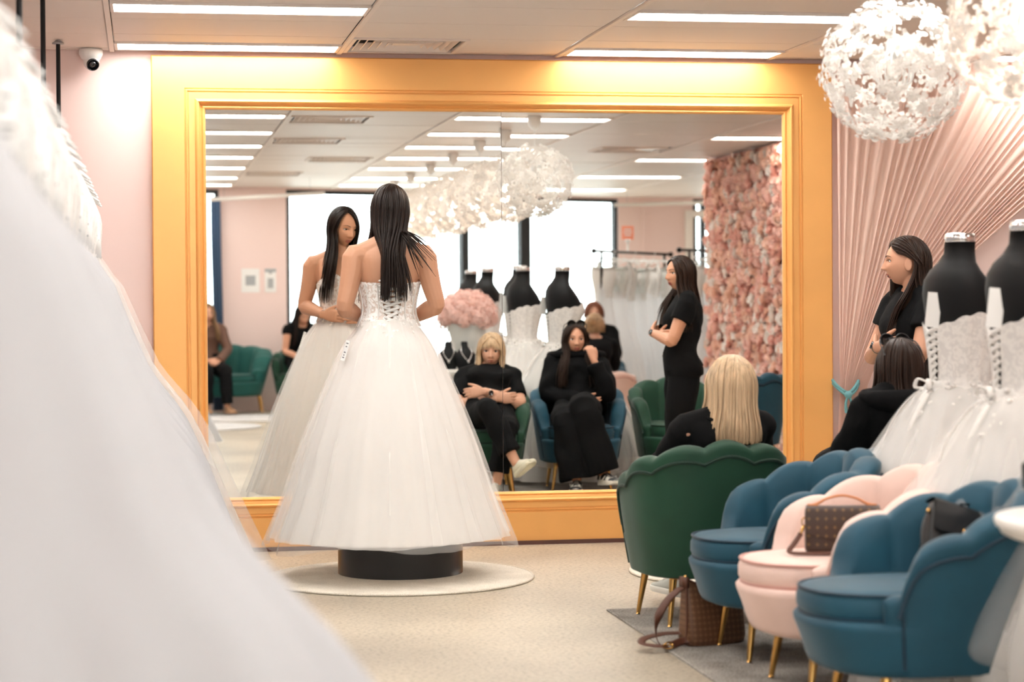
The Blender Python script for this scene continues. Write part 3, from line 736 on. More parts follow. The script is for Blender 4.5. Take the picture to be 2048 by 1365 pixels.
for n, (y, z) in enumerate(vis):
    k = r.choice([0, 0, 1, 1, 2, 3, 3, 4, 5]); s_ = r.uniform(.85, 1.3); dx = r.uniform(-.02, .02)
    rot = Euler((r.uniform(-.5, .5), -PI/2+r.uniform(-.5, .5), r.uniform(-.3, .3)))
    if n % 3 == 0 and n < 900: link('rose', ROSE[k], fw, (.02+dx-.015, y, z), rot, (s_,)*3)
    else:
        src = rose_mesh(k); M = np.array(rot.to_matrix()); st[ROSEC[k]].add(np.array(src.v)*s_@M.T+np.array([.02+dx, y, z]), src.f)
for m, b in st.items():
    o = b.build('rose_filling', m, fw); o['kind'] = 'stuff'
# end edge flowers toward the windows
b = MB()
for z in np.arange(.05, 2.65, .085):
    for x in (.05, .12):
        src = rose_mesh(2); M = np.array(Euler((PI/2, r.uniform(-.4, .4), r.uniform(0, 6))).to_matrix()); b.add(np.array(src.v)@M.T+np.array([x, -1.96, z+r.uniform(-.02, .02)]), src.f)
o = b.build('rose_edge', 'rose_pink', fw); o['kind'] = 'stuff'

# ------------------------------------------------------------------ white round table, urn of hydrangeas, necklace busts
TB = (2.585, -6.2)
o = thing('round_table', 'white round pedestal table at the right edge behind the nearest blue chair', 'table', (*TB, .008))
b = MB(); b.lathe([(.0, .75), (.33, .75), (.345, .745), (.35, .735), (.345, .72), (.335, .712), (.33, .70), (.31, .69), (.1, .69)], 56); b.build('tabletop', 'white_lacquer', o)
b = MB(); b.lathe([(.24, .69), (.25, .6), (.25, .1), (.27, .06), (.29, .0)], 40); b.build('pedestal', 'white_lacquer', o)
o = thing('flower_urn', 'grey white footed urn packed with pale pink hydrangeas on round table', 'flower arrangement', (TB[0]+.08, TB[1]+.02, .758))
b = MB(); b.lathe([(.11, 0), (.115, .015), (.09, .04), (.06, .07), (.065, .10), (.11, .16), (.145, .26), (.17, .36), (.18, .375), (.165, .375), (.14, .33)], 36, cap=False); b.build('urn', 'urn_grey', o)
HY = []
for s in range(3):
    rr = random.Random(s+20); b = MB()
    for d in fib(46):
        if d[2] < -.45: continue
        p = d*.062*rr.uniform(.9, 1.08)
        u = unit(np.cross(d, [rr.uniform(-1, 1), rr.uniform(-1, 1), .3])); v = np.cross(d, u)
        for k in range(4):
            a = k*PI/2+rr.uniform(-.2, .2); e = u*math.cos(a)+v*math.sin(a); f = np.cross(d, e); q = .019
            b.add([p, p+e*q*.6+f*q*.45+d*.003, p+e*q*1.1+d*.001, p+e*q*.6-f*q*.45+d*.003], [(0, 1, 2, 3)])
    b.ellipsoid((0, 0, -.005), (.05, .05, .05), 8, 6); HY.append(b.mesh('hydrangea_head', ['hydrangea', 'rose_pink', 'hydrangea'][s]))
rr = random.Random(3)
for d in fib(64):
    if d[2] < -.30: continue
    link('hydrangea_head', rr.choice(HY), o, (d[0]*.20, d[1]*.20, .44+d[2]*.165), quat_to(d, rr.uniform(0, 6)), (rr.uniform(.9, 1.1),)*3)
b = MB()
for i in range(14):
    a = rr.uniform(0, 2*PI); c, s_ = math.cos(a), math.sin(a); z = .40+rr.uniform(0, .15); R = .24
    b.add([(c*.1, s_*.1, z), (c*R*.8-s_*.03, s_*R*.8+c*.03, z+.02), (c*R, s_*R, z-.01), (c*R*.8+s_*.03, s_*R*.8-c*.03, z+.02)], [(0, 1, 2, 3)])
b.build('leaf', 'leaf_green', o)
def necklace_bust(x, y, z, rz, label):
    o = thing('necklace_bust', label, 'jewellery stand', (x, y, z), rz, 'black velvet jewellery stands on the white table')
    b = MB(); b.rings([[(w*math.cos(t), d*math.sin(t)*(1 if math.sin(t) > 0 else .5)+yy, zz) for t in np.linspace(0, 2*PI, 20, endpoint=False)] for zz, w, d, yy in ((0, .06, .05, 0), (.01, .065, .055, 0), (.06, .085, .06, .01), (.12, .09, .055, .01), (.155, .06, .045, 0), (.18, .032, .03, -.01), (.225, .028, .026, -.015), (.23, .02, .02, -.015))])
    b.build('bust', 'velvet_black' if 'velvet_black' in MATS else 'mannequin_black', o)
    b = MB(); b.tube([(-.03, 0, .19), (-.045, .045, .14), (0, .085, .075), (.045, .045, .14), (.03, 0, .19)], [.004]*5, 6); b.ellipsoid((0, .088, .068), (.01, .006, .014)); b.build('necklace', 'chrome', o)
necklace_bust(TB[0]-.11, TB[1]+.22, .758, .1, 'black necklace display bust at the table rim, left of the urn')
necklace_bust(TB[0]+.02, TB[1]+.27, .758, -.2, 'black necklace display bust directly in front of the urn foot')
o = thing('earring_stand', 'clear acrylic jewellery stand beside the urn on the white table', 'jewellery stand', (TB[0]-.14, TB[1]+.04, .758), .2)
b = MB(); b.box((0, 0, .01), (.12, .08, .02)); b.box((-.05, 0, .2), (.012, .012, .38)); b.box((.05, 0, .2), (.012, .012, .38)); b.box((0, 0, .385), (.13, .012, .012)); b.box((0, 0, .28), (.09, .006, .006)); b.box((0, 0, .2), (.09, .006, .006)); b.build('rack', 'chrome', o, False)
b = MB()
for i in range(5):
    for z in (.365, .27, .19):
        b.ellipsoid((-.036+.018*i, 0, z-.02), (.004, .004, .018), 6, 5)
b.build('earring', 'chrome', o)['kind'] = 'stuff'
# ------------------------------------------------------------------ gowns
def skirt_grid(prof, n=120, nz=26, folds=((13, .03), (29, .012)), seed=0, squash=1.0, hem=0.0, xshift=None, grow=1.3, back=1.0):
    """prof: list of (z, r) from the waist down"""
    r = random.Random(seed); zs = np.array([p[0] for p in prof]); rs = np.array([p[1] for p in prof])
    zz = np.interp(np.linspace(0, 1, nz), np.linspace(0, 1, len(zs)), zs); P, _ = catmull(np.stack([zs, rs, 0*rs], 1), 0.1, 8)
    rr = np.interp(-zz, -P[:, 0], P[:, 1])
    th = np.linspace(0, 2*PI, n, endpoint=False); ph = [r.uniform(0, 6) for _ in folds]
    wob = 0.5*np.sin(2*th+r.uniform(0, 6))+0.5*np.sin(5*th+r.uniform(0, 6))
    G = []
    for k, (z, R) in enumerate(zip(zz, rr)):
        q = k/(nz-1); d = np.zeros(n)
        for (f, a), p in zip(folds, ph): d += a*np.sin(f*th+p+1.2*np.sin(3*th+p)+.4*q)*q**(1/grow)
        rad = R*(1+d)
        z_ = z+hem*q**6*wob
        x = rad*np.cos(th)*(1.0); y = rad*np.sin(th)*squash; y = np.where(y < 0, y*(1-(1-back)*q**.5), y)
        if xshift: x = x+xshift(z)
        G.append(np.stack([x, y, z_*np.ones(n)], 1))
    return G
def torso_ring(w, f, bk, z, n=40, p=2.3, lean=0.0):
    o = []
    for t in np.linspace(0, 2*PI, n, endpoint=False):
        c, s = math.cos(t), math.sin(t); k = (abs(c)**p+abs(s)**p)**(-1/p)
        o.append((c*k*w, s*k*(f if s > 0 else bk)+lean, z))
    return o
FORM = [(.78, .165, .11, .13), (.92, .168, .105, .125), (1.0, .14, .095, .105), (1.06, .115, .09, .09), (1.14, .122, .10, .095), (1.22, .138, .118, .105), (1.29, .152, .145, .115), (1.34, .160, .140, .122), (1.40, .166, .112, .128), (1.45, .158, .078, .124), (1.49, .125, .052, .105), (1.52, .085, .048, .078), (1.555, .060, .052, .058), (1.60, .055, .055, .055)]
def form_at(z):
    zs = [f[0] for f in FORM]; return [np.interp(z, zs, [f[i] for f in FORM]) for i in (1, 2, 3)]
def mannequin(x, y, rz, label, dz=0.0, base=True):
    o = thing('mannequin', label, 'mannequin', (x, y, dz+.0085), rz, 'black headless dress mannequins')
    b = MB(); b.rings([torso_ring(w, f, bk, z) for z, w, f, bk in FORM]); b.build('torso', 'mannequin_black', o)
    b = MB(); b.lathe([(.054, 1.601), (.057, 1.604), (.057, 1.628), (.05, 1.634), (.0, 1.635)], 28); b.build('neck_cap', 'chrome', o)
    b = MB(); b.lathe([(.017, .8), (.017, .03)], 12); b.lathe([(.0, .03), (.14, .025), (.15, .005), (.15, 0)], 28); b.build('stand', 'black_metal', o)
    return o
def lacing(b, gap, z0, z1, n, ysurf, w=.007):
    """criss-cross ribbon over the open back; gap(z) half width, ysurf(x,z) outer surface"""
    zs = np.linspace(z1, z0, n+1)
    for k in range(n):
        for s in (-1, 1):
            a = np.array([s*gap(zs[k]), ysurf(s*gap(zs[k]), zs[k])-.004, zs[k]]); c = np.array([-s*gap(zs[k+1]), ysurf(s*gap(zs[k+1]), zs[k+1])-.004, zs[k+1]])
            m = (a+c)/2; m[1] = ysurf(0, m[2])-(.007 if s > 0 else .004)
            P, r = catmull([a, m, c], [w]*3, 4); b.rings(tube_rings(P, r, 6, .25, (0, -1, .01)), True)
    for k in range(n+1):
        for s in (-1, 1):
            g = gap(zs[k]); b.ellipsoid((s*(g+.004), ysurf(g, zs[k])-.003, zs[k]), (.009, .004, .005), 8, 5)
def mannequin_gown(x, y, rz, label, seed, z_off=0.0, hemr=.60, lace='lace_white', tag_card=True, back=.62):
    o = thing('wedding_gown', label, 'wedding gown', (x, y, .0095), rz, 'gowns shown on the black mannequins')
    # bodice with an open laced back (back is -y)
    G = []; nz, na = 16, 56
    for k in range(nz+1):
        row = []
        for i in range(na+1):
            a = -PI/2+2*PI*i/na; back = max(0, -math.sin(a))**3; front = max(0, math.sin(a))**2
            ztop = 1.315+.045*front*(1-.55*math.exp(-(math.cos(a)/.18)**2))+.012*abs(math.sin(6*a))-.045*back
            z = ztop-(ztop-1.015)*k/nz; w, f, bk = form_at(z); g = (.050*max(0, z-1.03)/.25+.004)
            sgn = 1 if i < na/2 else -1; aa = a
            ga = math.asin(min(.9, g/max(.05, w)))
            aa = -PI/2+ga+(2*PI-2*ga)*i/na
            c, s = math.cos(aa), math.sin(aa); p = 2.3; q = (abs(c)**p+abs(s)**p)**(-1/p); e = .012+.003*math.sin(14*aa)
            row.append((c*q*(w+e), s*q*((f if s > 0 else bk)+e), z))
        G.append(row)
    b = MB(); b.grid(G); b.build('bodice', lace, o)
    b = MB(); lacing(b, lambda z: .006+.049*max(0, (z-1.03))/.24, 1.04, 1.262, 8, lambda x_, z: -(form_at(z)[2]+.014)+ .35*x_*x_/.1, .0095); b.build('lacing', 'lace_ribbon', o)
    b = MB()
    for i in range(4):                   # ribbon tails tied at the waist
        s = -1 if i % 2 else 1; b.tube([(s*.006, -.115, 1.04), (s*(.03+.012*i), -.17, .99), (s*(.02+.02*i), -.20-.02*i, .86), (s*(.03+.015*i), -.24-.03*i, .70-.03*i)], [.004, .012, .010, .012], 6, 4, .3)
    for s in (-1, 1): b.tube([(0, -.115, 1.04), (s*.045, -.15, 1.065), (s*.06, -.155, 1.03), (0, -.125, 1.035)], [.004, .011, .011, .004], 6, 4, .4)
    b.build('bow', 'lace_ribbon', o)
    b = MB(); b.grid(skirt_grid([(1.06, .118), (1.02, .145), (.95, .185), (.80, .27), (.55, .40), (.28, .50), (.03, hemr)], 150, 26, ((11, .06), (27, .02)), seed, back=back), cv=True); b.build('skirt', 'tulle_white', o)
    for q, (sc, mt) in enumerate(((1.07, 'tulle_sheer'), (1.14, 'tulle_wisp'))):
        b = MB(); b.grid(skirt_grid([(1.04, .13), (.97, .185*sc), (.80, .285*sc), (.56, .42*sc), (.30, .52*sc), (.10+.1*q, hemr*sc)], 130, 22, ((7, .10), (19, .05)), seed+q+5, hem=.06, back=back*.92), cv=True); b.build('tulle_layer', mt, o)
    b = MB(); rr = random.Random(seed)
    for i in range(90):                  # sequinned lace edge where bodice meets skirt
        a = rr.uniform(0, 2*PI); z = rr.uniform(.90, 1.06); R = .125+(1.06-z)*.62
        b.ellipsoid((R*math.cos(a), R*math.sin(a), z), (.012, .012, .010), 6, 4)
    b.build('lace_applique', lace, o)['kind'] = 'stuff'
    if tag_card:
        b = MB(); b.box((0, 0, 0), (.052, .003, .135)); t = link('price_card', b.mesh('price_card', 'paper', False), o, (.055, -.135, 1.335), (.0, .10, 1.19))
    return o
MN = [(3.03, -3.90, 'mannequin showing bare black back right of the standing woman', 'laced-back white gown on the mannequin beside the standing woman'),
      (2.90, -4.82, 'mannequin cut off by the right edge of the photo', 'white tulle gown on the mannequin at the right photo edge'),
      (2.98, -5.42, 'mannequin third in line, seen left of the seam in the mirror', 'white gown on the third mannequin, behind the urn of flowers'),
      (2.98, -7.05, 'mannequin behind the flower urn, fourth in line', 'white gown on the fourth mannequin, behind the round table'),
      (2.98, -8.0, 'mannequin last in line behind the flower urn', 'white gown on the last mannequin of the line')]
for i, (x, y, la, lb) in enumerate(MN):
    rz = math.radians(-90+[4, 0, -6, 3, -4][i]); sz = [.964, .972, .985, .98, .975][i]; mannequin(x, y, rz, la).scale = (1, 1, sz); gm = mannequin_gown(x, y, rz, lb, 40+i, hemr=[.52, .56, .5, .55, .55][i], lace='lace_white', back=[.60, .46, .6, .6, .6][i]); gm.scale = (1, 1, sz)

# ------------------------------------------------------------------ gowns hanging on the rail at the left
RX, RZ = -.42, 1.975
rail = thing('garment_rail', 'black garment rail hung from the ceiling, crowded with white gowns', 'clothes rail', (0, 0, 0))
b = MB(); b.tube([(RX, -.38, RZ), (RX, -9.6, RZ)], [.0125]*2, 10, 1); b.build('rail_bar', 'black_metal', rail)
for y in (-.43, -2.1, -3.9, -5.7, -7.5, -9.3):
    b = MB(); b.tube([(RX, y, RZ), (RX, y, ZC-.005)], [.0115]*2, 10, 1); p = b.build('drop_rod', 'black_metal', rail)
    b = MB(); b.lathe([(.0, 0), (.03, 0), (.03, .008), (.012, .02)], 16, (RX, y, ZC-.022)); b.build('ceiling_flange', 'steel', p)
def hanger_mesh():
    b = MB(); b.tube([(.0, 0, .012), (-.016, 0, .02), (-.022, 0, .005), (-.012, 0, -.02), (0, 0, -.05), (0, 0, -.085)], [.003]*6, 6)
    b.tube([(-.215, 0, -.155), (-.17, 0, -.125), (-.08, 0, -.098), (0, 0, -.082), (.08, 0, -.098), (.17, 0, -.125), (.215, 0, -.155)], [.007, .012, .013, .014, .013, .012, .007], 8, 3, .7, (0, 0, 1)); return b.mesh('hanger', 'white_plastic')
HG = hanger_mesh()
OFF = [(1.80, .15), (1.62, .165), (1.52, .21), (1.42, .28), (1.23, .35), (1.03, .43), (.97, .47), (.82, .58), (.67, .65), (.53, .70), (.27, .80), (.02, .90)]
def off(z, k): return np.interp(-z, [-q[0] for q in OFF], [q[1] for q in OFF])*k
def rail_gown_parts(seed, k=1.0, kl=.75, thick=1.0, style=0, sheer=False, fab='gown_cool'):
    r = random.Random(seed); parts = []
    b = MB(); R = []                      # bodice pinched on the hanger, straps to its ends
    for z, w, d in ((-.20, .165, .03), (-.26, .18, .05), (-.34, .175, .07), (-.42, .155, .065), (-.52, .135, .06), (-.58, .14, .07)):
        R.append([(math.cos(t)*w, math.sin(t)*d*(1+.15*math.sin(5*t+seed)), z+.015*math.cos(2*t)*(z > -.25)) for t in np.linspace(0, 2*PI, 28, endpoint=False)])
    b.rings(R)
    for s in (-1, 1): b.tube([(s*.13, .02, -.20), (s*.165, .012, -.145), (s*.168, 0, -.115), (s*.16, -.012, -.145), (s*.13, -.02, -.20)], [.008]*5, 6, 3, .5)
    if style == 1:
        for s in (-1, 1): b.tube([(s*.17, 0, -.14), (s*.20, .01, -.25), (s*.19, .02, -.42), (s*.17, .02, -.55)], [.03, .045, .035, .03], 10, 3, .5)
    parts.append(('bodice', b, 'lace_white' if style else 'silk_white'))
    zs = np.linspace(-.36, -RZ+.03, 26); n = 84; th = np.linspace(0, 2*PI, n, endpoint=False)
    layers = [(1.0, fab)]+([(1.07, 'tulle_sheer'), (1.13, 'tulle_wisp')] if sheer else [])
    for sc, mt in layers:
        b = MB(); G = []; p1, p2 = r.uniform(0, 6), r.uniform(0, 6)
        for z in zs:
            q = (zs[0]-z)/(zs[0]-zs[-1]); xr = off(z+RZ, k)*sc; xl = min(off(z+RZ, kl)*sc, .9); d = (.055+.095*q**.8)*thick*sc
            fo = 1+(.05*np.sin(9*th+p1+2*np.sin(2*th))+.025*np.sin(23*th+p2))*min(1, .3+q)
            x = np.where(np.cos(th) > 0, xr, xl)*np.cos(th)*(1+.5*(fo-1)); y = d*np.sin(th)*fo*1.0+.02*np.sin(7*x/.2+p1)*q
            G.append(np.stack([x, y, z+0*th], 1))
        b.grid(G, cv=True); parts.append(('skirt' if sc == 1.0 else 'tulle_layer', b, mt))
    b = MB(); b.box((.185, -.05, -.335), (.052, .002, .16), mi=0); b.tube([(.185, -.05, -.255), (.185, -.03, -.19), (.18, -.01, -.135)], [.0015]*3, 5, 2, mi=0)
    for z, w in ((-.28, .036), (-.30, .02), (-.33, .04), (-.345, .03), (-.375, .036)): b.box((.185, -.0515, z), (w, .001, .007), mi=1)
    parts.append(('swing_tag', b, ['paper', 'steel']))
    b = MB(); b.grid([[(x, -.085-.01*math.sin(x*40+seed), z) for x in np.linspace(-.15, .10, 7)] for z in np.linspace(-.19, -.50, 6)]); parts.append(('garment_cover', b, 'clear_plastic'))
    return [(n_, bb.mesh(n_, m_)) for n_, bb, m_ in parts]
VAR = [rail_gown_parts(60+i, k=[1.0, .96, .9, 1.02][i], style=i % 2) for i in range(4)]
ENDV = rail_gown_parts(80, k=1.0, style=0, sheer=True); NEARV = rail_gown_parts(83, k=1.23, thick=1.5, style=1)
def hang(x, y, z, rz, parts, label, group, sc=1.0):
    o = thing('wedding_gown', label, 'wedding gown', (x, y, z), rz, group); o.scale = (sc,)*3 if sc != 1 else (1, 1, 1)
    link('hanger', HG, o)
    for n_, me in parts: link(n_, me, o)
    return o
r = random.Random(11); ys = []
y = -.72
while y > -8.1: ys.append(y); y -= r.uniform(.21, .29)
ORD = ['first', 'second', 'third', 'fourth', 'fifth', 'sixth', 'seventh', 'eighth', 'ninth', 'tenth', 'eleventh', 'twelfth', 'thirteenth', 'fourteenth', 'fifteenth', 'sixteenth', 'seventeenth', 'eighteenth', 'nineteenth', 'twentieth']+['twenty-'+q for q in ('first', 'second', 'third', 'fourth', 'fifth', 'sixth', 'seventh', 'eighth', 'ninth')]+['thirtieth']+['thirty-'+q for q in ('first', 'second', 'third', 'fourth', 'fifth', 'sixth', 'seventh')]
for i, y in enumerate(ys):
    lab = 'white gown on the left black rail, farthest along by the mirror wall' if i == 0 else '%s white gown from the mirror wall end of the left rail' % ORD[i]
    hang(RX, y, RZ+r.uniform(-.006, .006), r.uniform(-.13, .13), ENDV if i == 0 else VAR[i % 4], lab, 'white gowns crowded on the left rail')
hang(RX, -8.42, RZ, .05, NEARV, 'blurred white gown on the left rail with its skirt nearest the camera', 'white gowns crowded on the left rail')
# ------------------------------------------------------------------ people: one continuous body each, clothes and hair as parts
def sm(a, b, x):
    t = np.clip((x-a)/(b-a), 0, 1); return t*t*(3-2*t)
def head_points(dirs, S=1.0, fem=1.0):
    """dirs (n,3) unit -> head surface; x right, y forward, z up, origin between the eyes' level at head centre"""
    d = np.asarray(dirs, float); dx, dy, dz = d.T
    p = 2.15; k = (np.abs(dx)**p+np.abs(dy)**p+np.abs(dz)**p)**(-1/p)
    x, y, z = dx*k*.0715, dy*k*.094, dz*k*.111
    t = np.clip(-z/.111, 0, 1)
    x = x*(1-.42*t**1.7); fr = dy > 0
    y = np.where(fr, y*(1-.10*t**2)+.006*t, y*(1-.62*t**1.1))
    y = y-.008*np.clip(z/.11, 0, 1)**2*(fr)
    F = np.clip(dy, 0, 1)**.5*fr
    g = lambda cx, cz, sx, sz: np.exp(-((np.abs(x)-cx)/sx)**2-((z-cz)/sz)**2)
    g0 = lambda cz, sx, sz: np.exp(-(x/sx)**2-((z-cz)/sz)**2)
    y = y-.012*F*g(.033, -.002, .017, .012)                       # eye sockets
    y = y+.004*F*g(.030, .020, .022, .008)                        # brow
    nz = np.clip((.006-z)/.044, 0, 1); under = 1-sm(-.047, -.038, -z-.0)*0
    nose = np.where((z < .012) & (z > -.056), (.0045+.0215*nz**1.25)*(1-sm(.040, .052, -z)), 0)
    y = y+F*nose*np.exp(-(x/(.008+.0055*nz))**2)
    y = y+.006*F*g(.012, -.040, .006, .007)                       # nostrils wings
    y = y+.0085*F*g0(-.0645, .019, .0055)+.0085*F*g0(-.0765, .017, .006)-.004*F*g0(-.0705, .022, .0028)
    y = y-.004*F*g0(-.088, .02, .005)+.009*F*g0(-.101, .018, .011)
    y = y+.004*F*g(.044, -.034, .017, .016)
    return np.stack([x, y, z], 1)*S
def head_mb(M, c, S=1.0):
    b = MB(); n, m = 72, 56; R = []
    for i in range(m+1):
        ph = -PI/2+.03+(PI-.06)*i/m
        a = np.linspace(0, 2*PI, n, endpoint=False)
        # denser sampling toward the face
        a = a+0.35*np.sin(2*(a-PI/2))*0.0
        R.append(head_points(np.stack([np.cos(ph)*np.cos(a), np.cos(ph)*np.sin(a), np.full(n, np.sin(ph))], 1), S))
    R = np.array(R); R = R@np.array(M).T+np.array(c); b.rings(R)
    for s in (-1, 1):                  # ears
        E = np.array([[0, 0, 0]]); rr = []
        for q, w, h in ((-.006, .006, .016), (0, .016, .029), (.007, .018, .031), (.012, .013, .026)):
            rr.append([(s*(.067+q*1.25), -.012+w*math.cos(t)-.006*abs(q)*60*.3, -.016+h*math.sin(t)) for t in np.linspace(0, 2*PI, 16, endpoint=False)])
        rr = np.array(rr)*S; b.rings(rr@np.array(M).T+np.array(c))
    return b
def face_y(x, z, S=1.0):
    """forward coordinate of the face surface at local x, z (before scale)"""
    best = None
    dirs = []
    for it in range(1):
        xs = np.linspace(-.99, .99, 61); zs = np.linspace(-.99, .99, 81); X, Z = np.meshgrid(xs, zs); m = X**2+Z**2 < .985
        d = np.stack([X[m], np.sqrt(1-X[m]**2-Z[m]**2), Z[m]], 1)
    if not hasattr(face_y, 'P'): face_y.P = head_points(d)
    P = face_y.P; q = (P[:, 0]-x)**2+(P[:, 2]-z)**2; i = np.argsort(q)[:4]; w = 1/(q[i]+1e-8); return float((P[i, 1]*w).sum()/w.sum())
def face_parts(parent, M, c, S=1.0, lips='lips_rose', brow='lash', open_mouth=0.0, lids=0.0, iris=0.0):
    M = np.array(M); c = np.array(c); T = lambda P: (np.asarray(P, float)*S)@M.T+c
    for s in (-1, 1):
        b = MB(); ex, ez = s*.0325, -.002; ey = face_y(ex, ez)
        R = []
        w, h = .0150, .0062*(1-lids)
        for k, (f, dy) in enumerate(((1.0, -.001), (.8, .0022), (.5, .0040), (.2, .0048))):
            R.append(T([(ex+w*f*math.cos(t), ey+dy-.10*(s*w*f*math.cos(t)), ez+h*f*math.sin(t)*(1.0 if math.sin(t) > 0 else .8)) for t in np.linspace(0, 2*PI, 20, endpoint=False)]))
        b.rings(R, mi=0)
        R = []
        for f, dy in ((1.0, .0046), (.5, .0056), (.1, .0058)):
            R.append(T([(ex+iris+.0062*f*math.cos(t), ey+dy, ez+.0004+min(.0062, h*.98)*f*math.sin(t)) for t in np.linspace(0, 2*PI, 14, endpoint=False)]))
        b.rings(R, mi=1)
        b.build('eye', ['eye_white', 'iris_brown'], parent)
        b = MB(); pts = [(ex+s*q*w*1.12, face_y(ex+s*q*w*1.12, ez)+.003+.0015*(1-q*q), ez+h*1.05*max(0, 1-q*q)**.6+.001*(q > .6)) for q in (-1, -.6, -.2, .2, .6, 1.05)]
        b.tube(T(pts), np.array([.0006, .0013, .0015, .0016, .0016, .0008])*S, 6, 3); b.build('eyelashes', 'lash', parent)
        b = MB(); pts = [(s*q, face_y(s*q, zz)+.0012, zz) for q, zz in ((.013, .0165), (.022, .0205), (.034, .0235), (.045, .021), (.053, .0155))]
        b.tube(T(pts), np.array([.0020, .0026, .0024, .0018, .0006])*S, 6, 3, .6); b.build('eyebrow', brow, parent)
    b = MB()
    for zc, hh, sgn in ((-.0655, .0042, 1), (-.0765, .0048, -1)):
        zc = zc-open_mouth*.5*(sgn < 0); G = []
        for q in np.linspace(-1, 1, 15):
            x = q*.0215; th = hh*max(0, 1-q*q)**.55*(1 if sgn < 0 else (.72+.28*min(1, abs(q)*5))); zz = zc+(-.0012*q*q if sgn > 0 else .006*q*q*.9)
            G.append([(x, face_y(x, zz+dz*th)+.0008+.0022*(1-dz*dz)*(1-q*q), zz+dz*th) for dz in (-1, -.5, 0, .5, 1)])
        b.grid(T(np.array(G).reshape(-1, 3)).reshape(15, 5, 3))
    b.build('lips', lips, parent)
    if open_mouth:
        b = MB(); b.ellipsoid((0, 0, 0), (.015*S, .004*S, open_mouth*.5*S), 12, 8, M); o = b.build('mouth', 'lash', parent); o.location = tuple(T([(0, face_y(0, -.0715)+.001, -.0715-open_mouth*.2)])[0])
def ring_at(c, ax_w, ax_d, w, f, bk, n=32, p=2.3):
    o = []
    for t in np.linspace(0, 2*PI, n, endpoint=False):
        cs, s = math.cos(t), math.sin(t); k = (abs(cs)**p+abs(s)**p)**(-1/p)
        o.append(np.array(c)+ax_w*(cs*k*w)+ax_d*(s*k*(f if s > 0 else bk)))
    return o
def torso_mb(b, J, grow=0.0, lo=0, hi=None, sc=(1, 1), secs=None):
    """loft through sections placed along the spine J['spine'] (pelvis .. neck base)"""
    sp = np.array(J['spine'], float); secs = secs or J.get('secs') or TORSO
    Q, _ = catmull(sp, [0.1]*len(sp), 12); L = np.concatenate([[0], np.cumsum(np.linalg.norm(np.diff(Q, axis=0), axis=1))]); L /= L[-1]
    wl, wh = unit(J['hip_axis']), unit(J['sh_axis']); R = []
    for t, w, f, bk in secs[lo:hi]:
        c = np.array([np.interp(t, L, Q[:, i]) for i in range(3)]); e = .02
        tg = unit(np.array([np.interp(min(1, t+e), L, Q[:, i]) for i in range(3)])-np.array([np.interp(max(0, t-e), L, Q[:, i]) for i in range(3)]))
        ax = unit(wl*(1-t)+wh*t); ax = unit(ax-tg*(ax@tg)); dp = np.cross(tg, ax)
        R.append(ring_at(c, ax, dp, w*sc[0]+grow, f*sc[1]+grow, bk*sc[1]+grow))
    b.rings(R)
# t along spine, half width, front depth, back depth
TORSO = [(-.02, .10, .07, .08), (.04, .155, .10, .12), (.14, .172, .105, .125), (.26, .155, .10, .10), (.40, .122, .088, .085), (.52, .125, .095, .09), (.64, .140, .118, .10), (.74, .150, .122, .105), (.84, .158, .09, .10), (.90, .160, .070, .085), (.95, .115, .052, .068), (1.0, .058, .048, .052)]
def arm_mb(b, sh, el, wr, sc=1.0, inner=None):
    sh, el, wr = map(np.array, (sh, el, wr)); inner = sh*1.0 if inner is None else np.array(inner)
    pts = [inner, sh, sh*.72+el*.28, sh*.35+el*.65, el, el*.72+wr*.28, el*.35+wr*.65, wr]
    b.tube(pts, np.array([.045, .050, .047, .041, .036, .038, .031, .0245])*sc, 14, 3)
def hand_mb(b, wr, fwd, palm, s=1, curl=.25, thumb=.5, sc=1.0, spread=.10):
    """wr wrist point, fwd finger direction, palm = direction the palm faces, s=+1 right hand / -1 left"""
    wr = np.array(wr, float); f = unit(fwd); pn = np.array(palm, float); pn = unit(pn-f*(pn@f)); side = np.cross(f, pn)*s   # toward the thumb
    side = side*1.0
    R = []
    for d, w, h in ((-.015, .023, .018), (.005, .026, .018), (.03, .034, .016), (.06, .039, .015), (.082, .038, .012), (.09, .034, .009)):
        R.append(ring_at(wr+f*d*sc, side, pn, w*sc, h*sc, h*sc, 20, 2.5))
    b.rings(R)
    def bend(v, a, ax): return v*math.cos(a)+np.cross(ax, v)*math.sin(a)+ax*(ax@v)*(1-math.cos(a))
    ax = np.cross(f, pn)               # rotating f by +angle about ax turns it toward the palm
    for i, (o, L) in enumerate(((.028, .070), (.010, .078), (-.009, .072), (-.027, .056))):
        p = wr+f*.072*sc+side*o*sc; d = unit(f+side*spread*(1.5-i)*.35); pts = [p]; c = curl*(1+.12*i)
        for seg, k in ((.40, .6), (.33, 1.0), (.27, .8)):
            d = bend(d, c*k, ax); p = p+d*L*seg*sc; pts.append(p)
        b.tube(pts, np.array([.0100, .0092, .0083, .0062])*sc, 9, 3); b.ellipsoid(pts[-1], (.0063*sc,)*3, 8, 6)
    p = wr+f*.020*sc+side*.022*sc; d = unit(f*.75+side*.62+pn*.25*thumb); pts = [p]
    for seg, L in ((0, .034), (.35, .030), (.3, .024)):
        d = unit(bend(d, seg*thumb, np.cross(side, f))*1.0+pn*.15*thumb+f*.10); p = p+d*L*sc; pts.append(p)
    b.tube(pts, np.array([.0145, .0115, .0100, .0070])*sc, 9, 3); b.ellipsoid(pts[-1], (.007*sc,)*3, 8, 6)
def leg_mb(b, hip, kn, an, sc=1.0):
    hip, kn, an = map(np.array, (hip, kn, an)); 
    b.tube([hip, hip*.7+kn*.3, hip*.3+kn*.7, kn, kn*.72+an*.28, kn*.35+an*.65, an], np.array([.088, .080, .062, .052, .054, .042, .035])*sc, 16, 3)
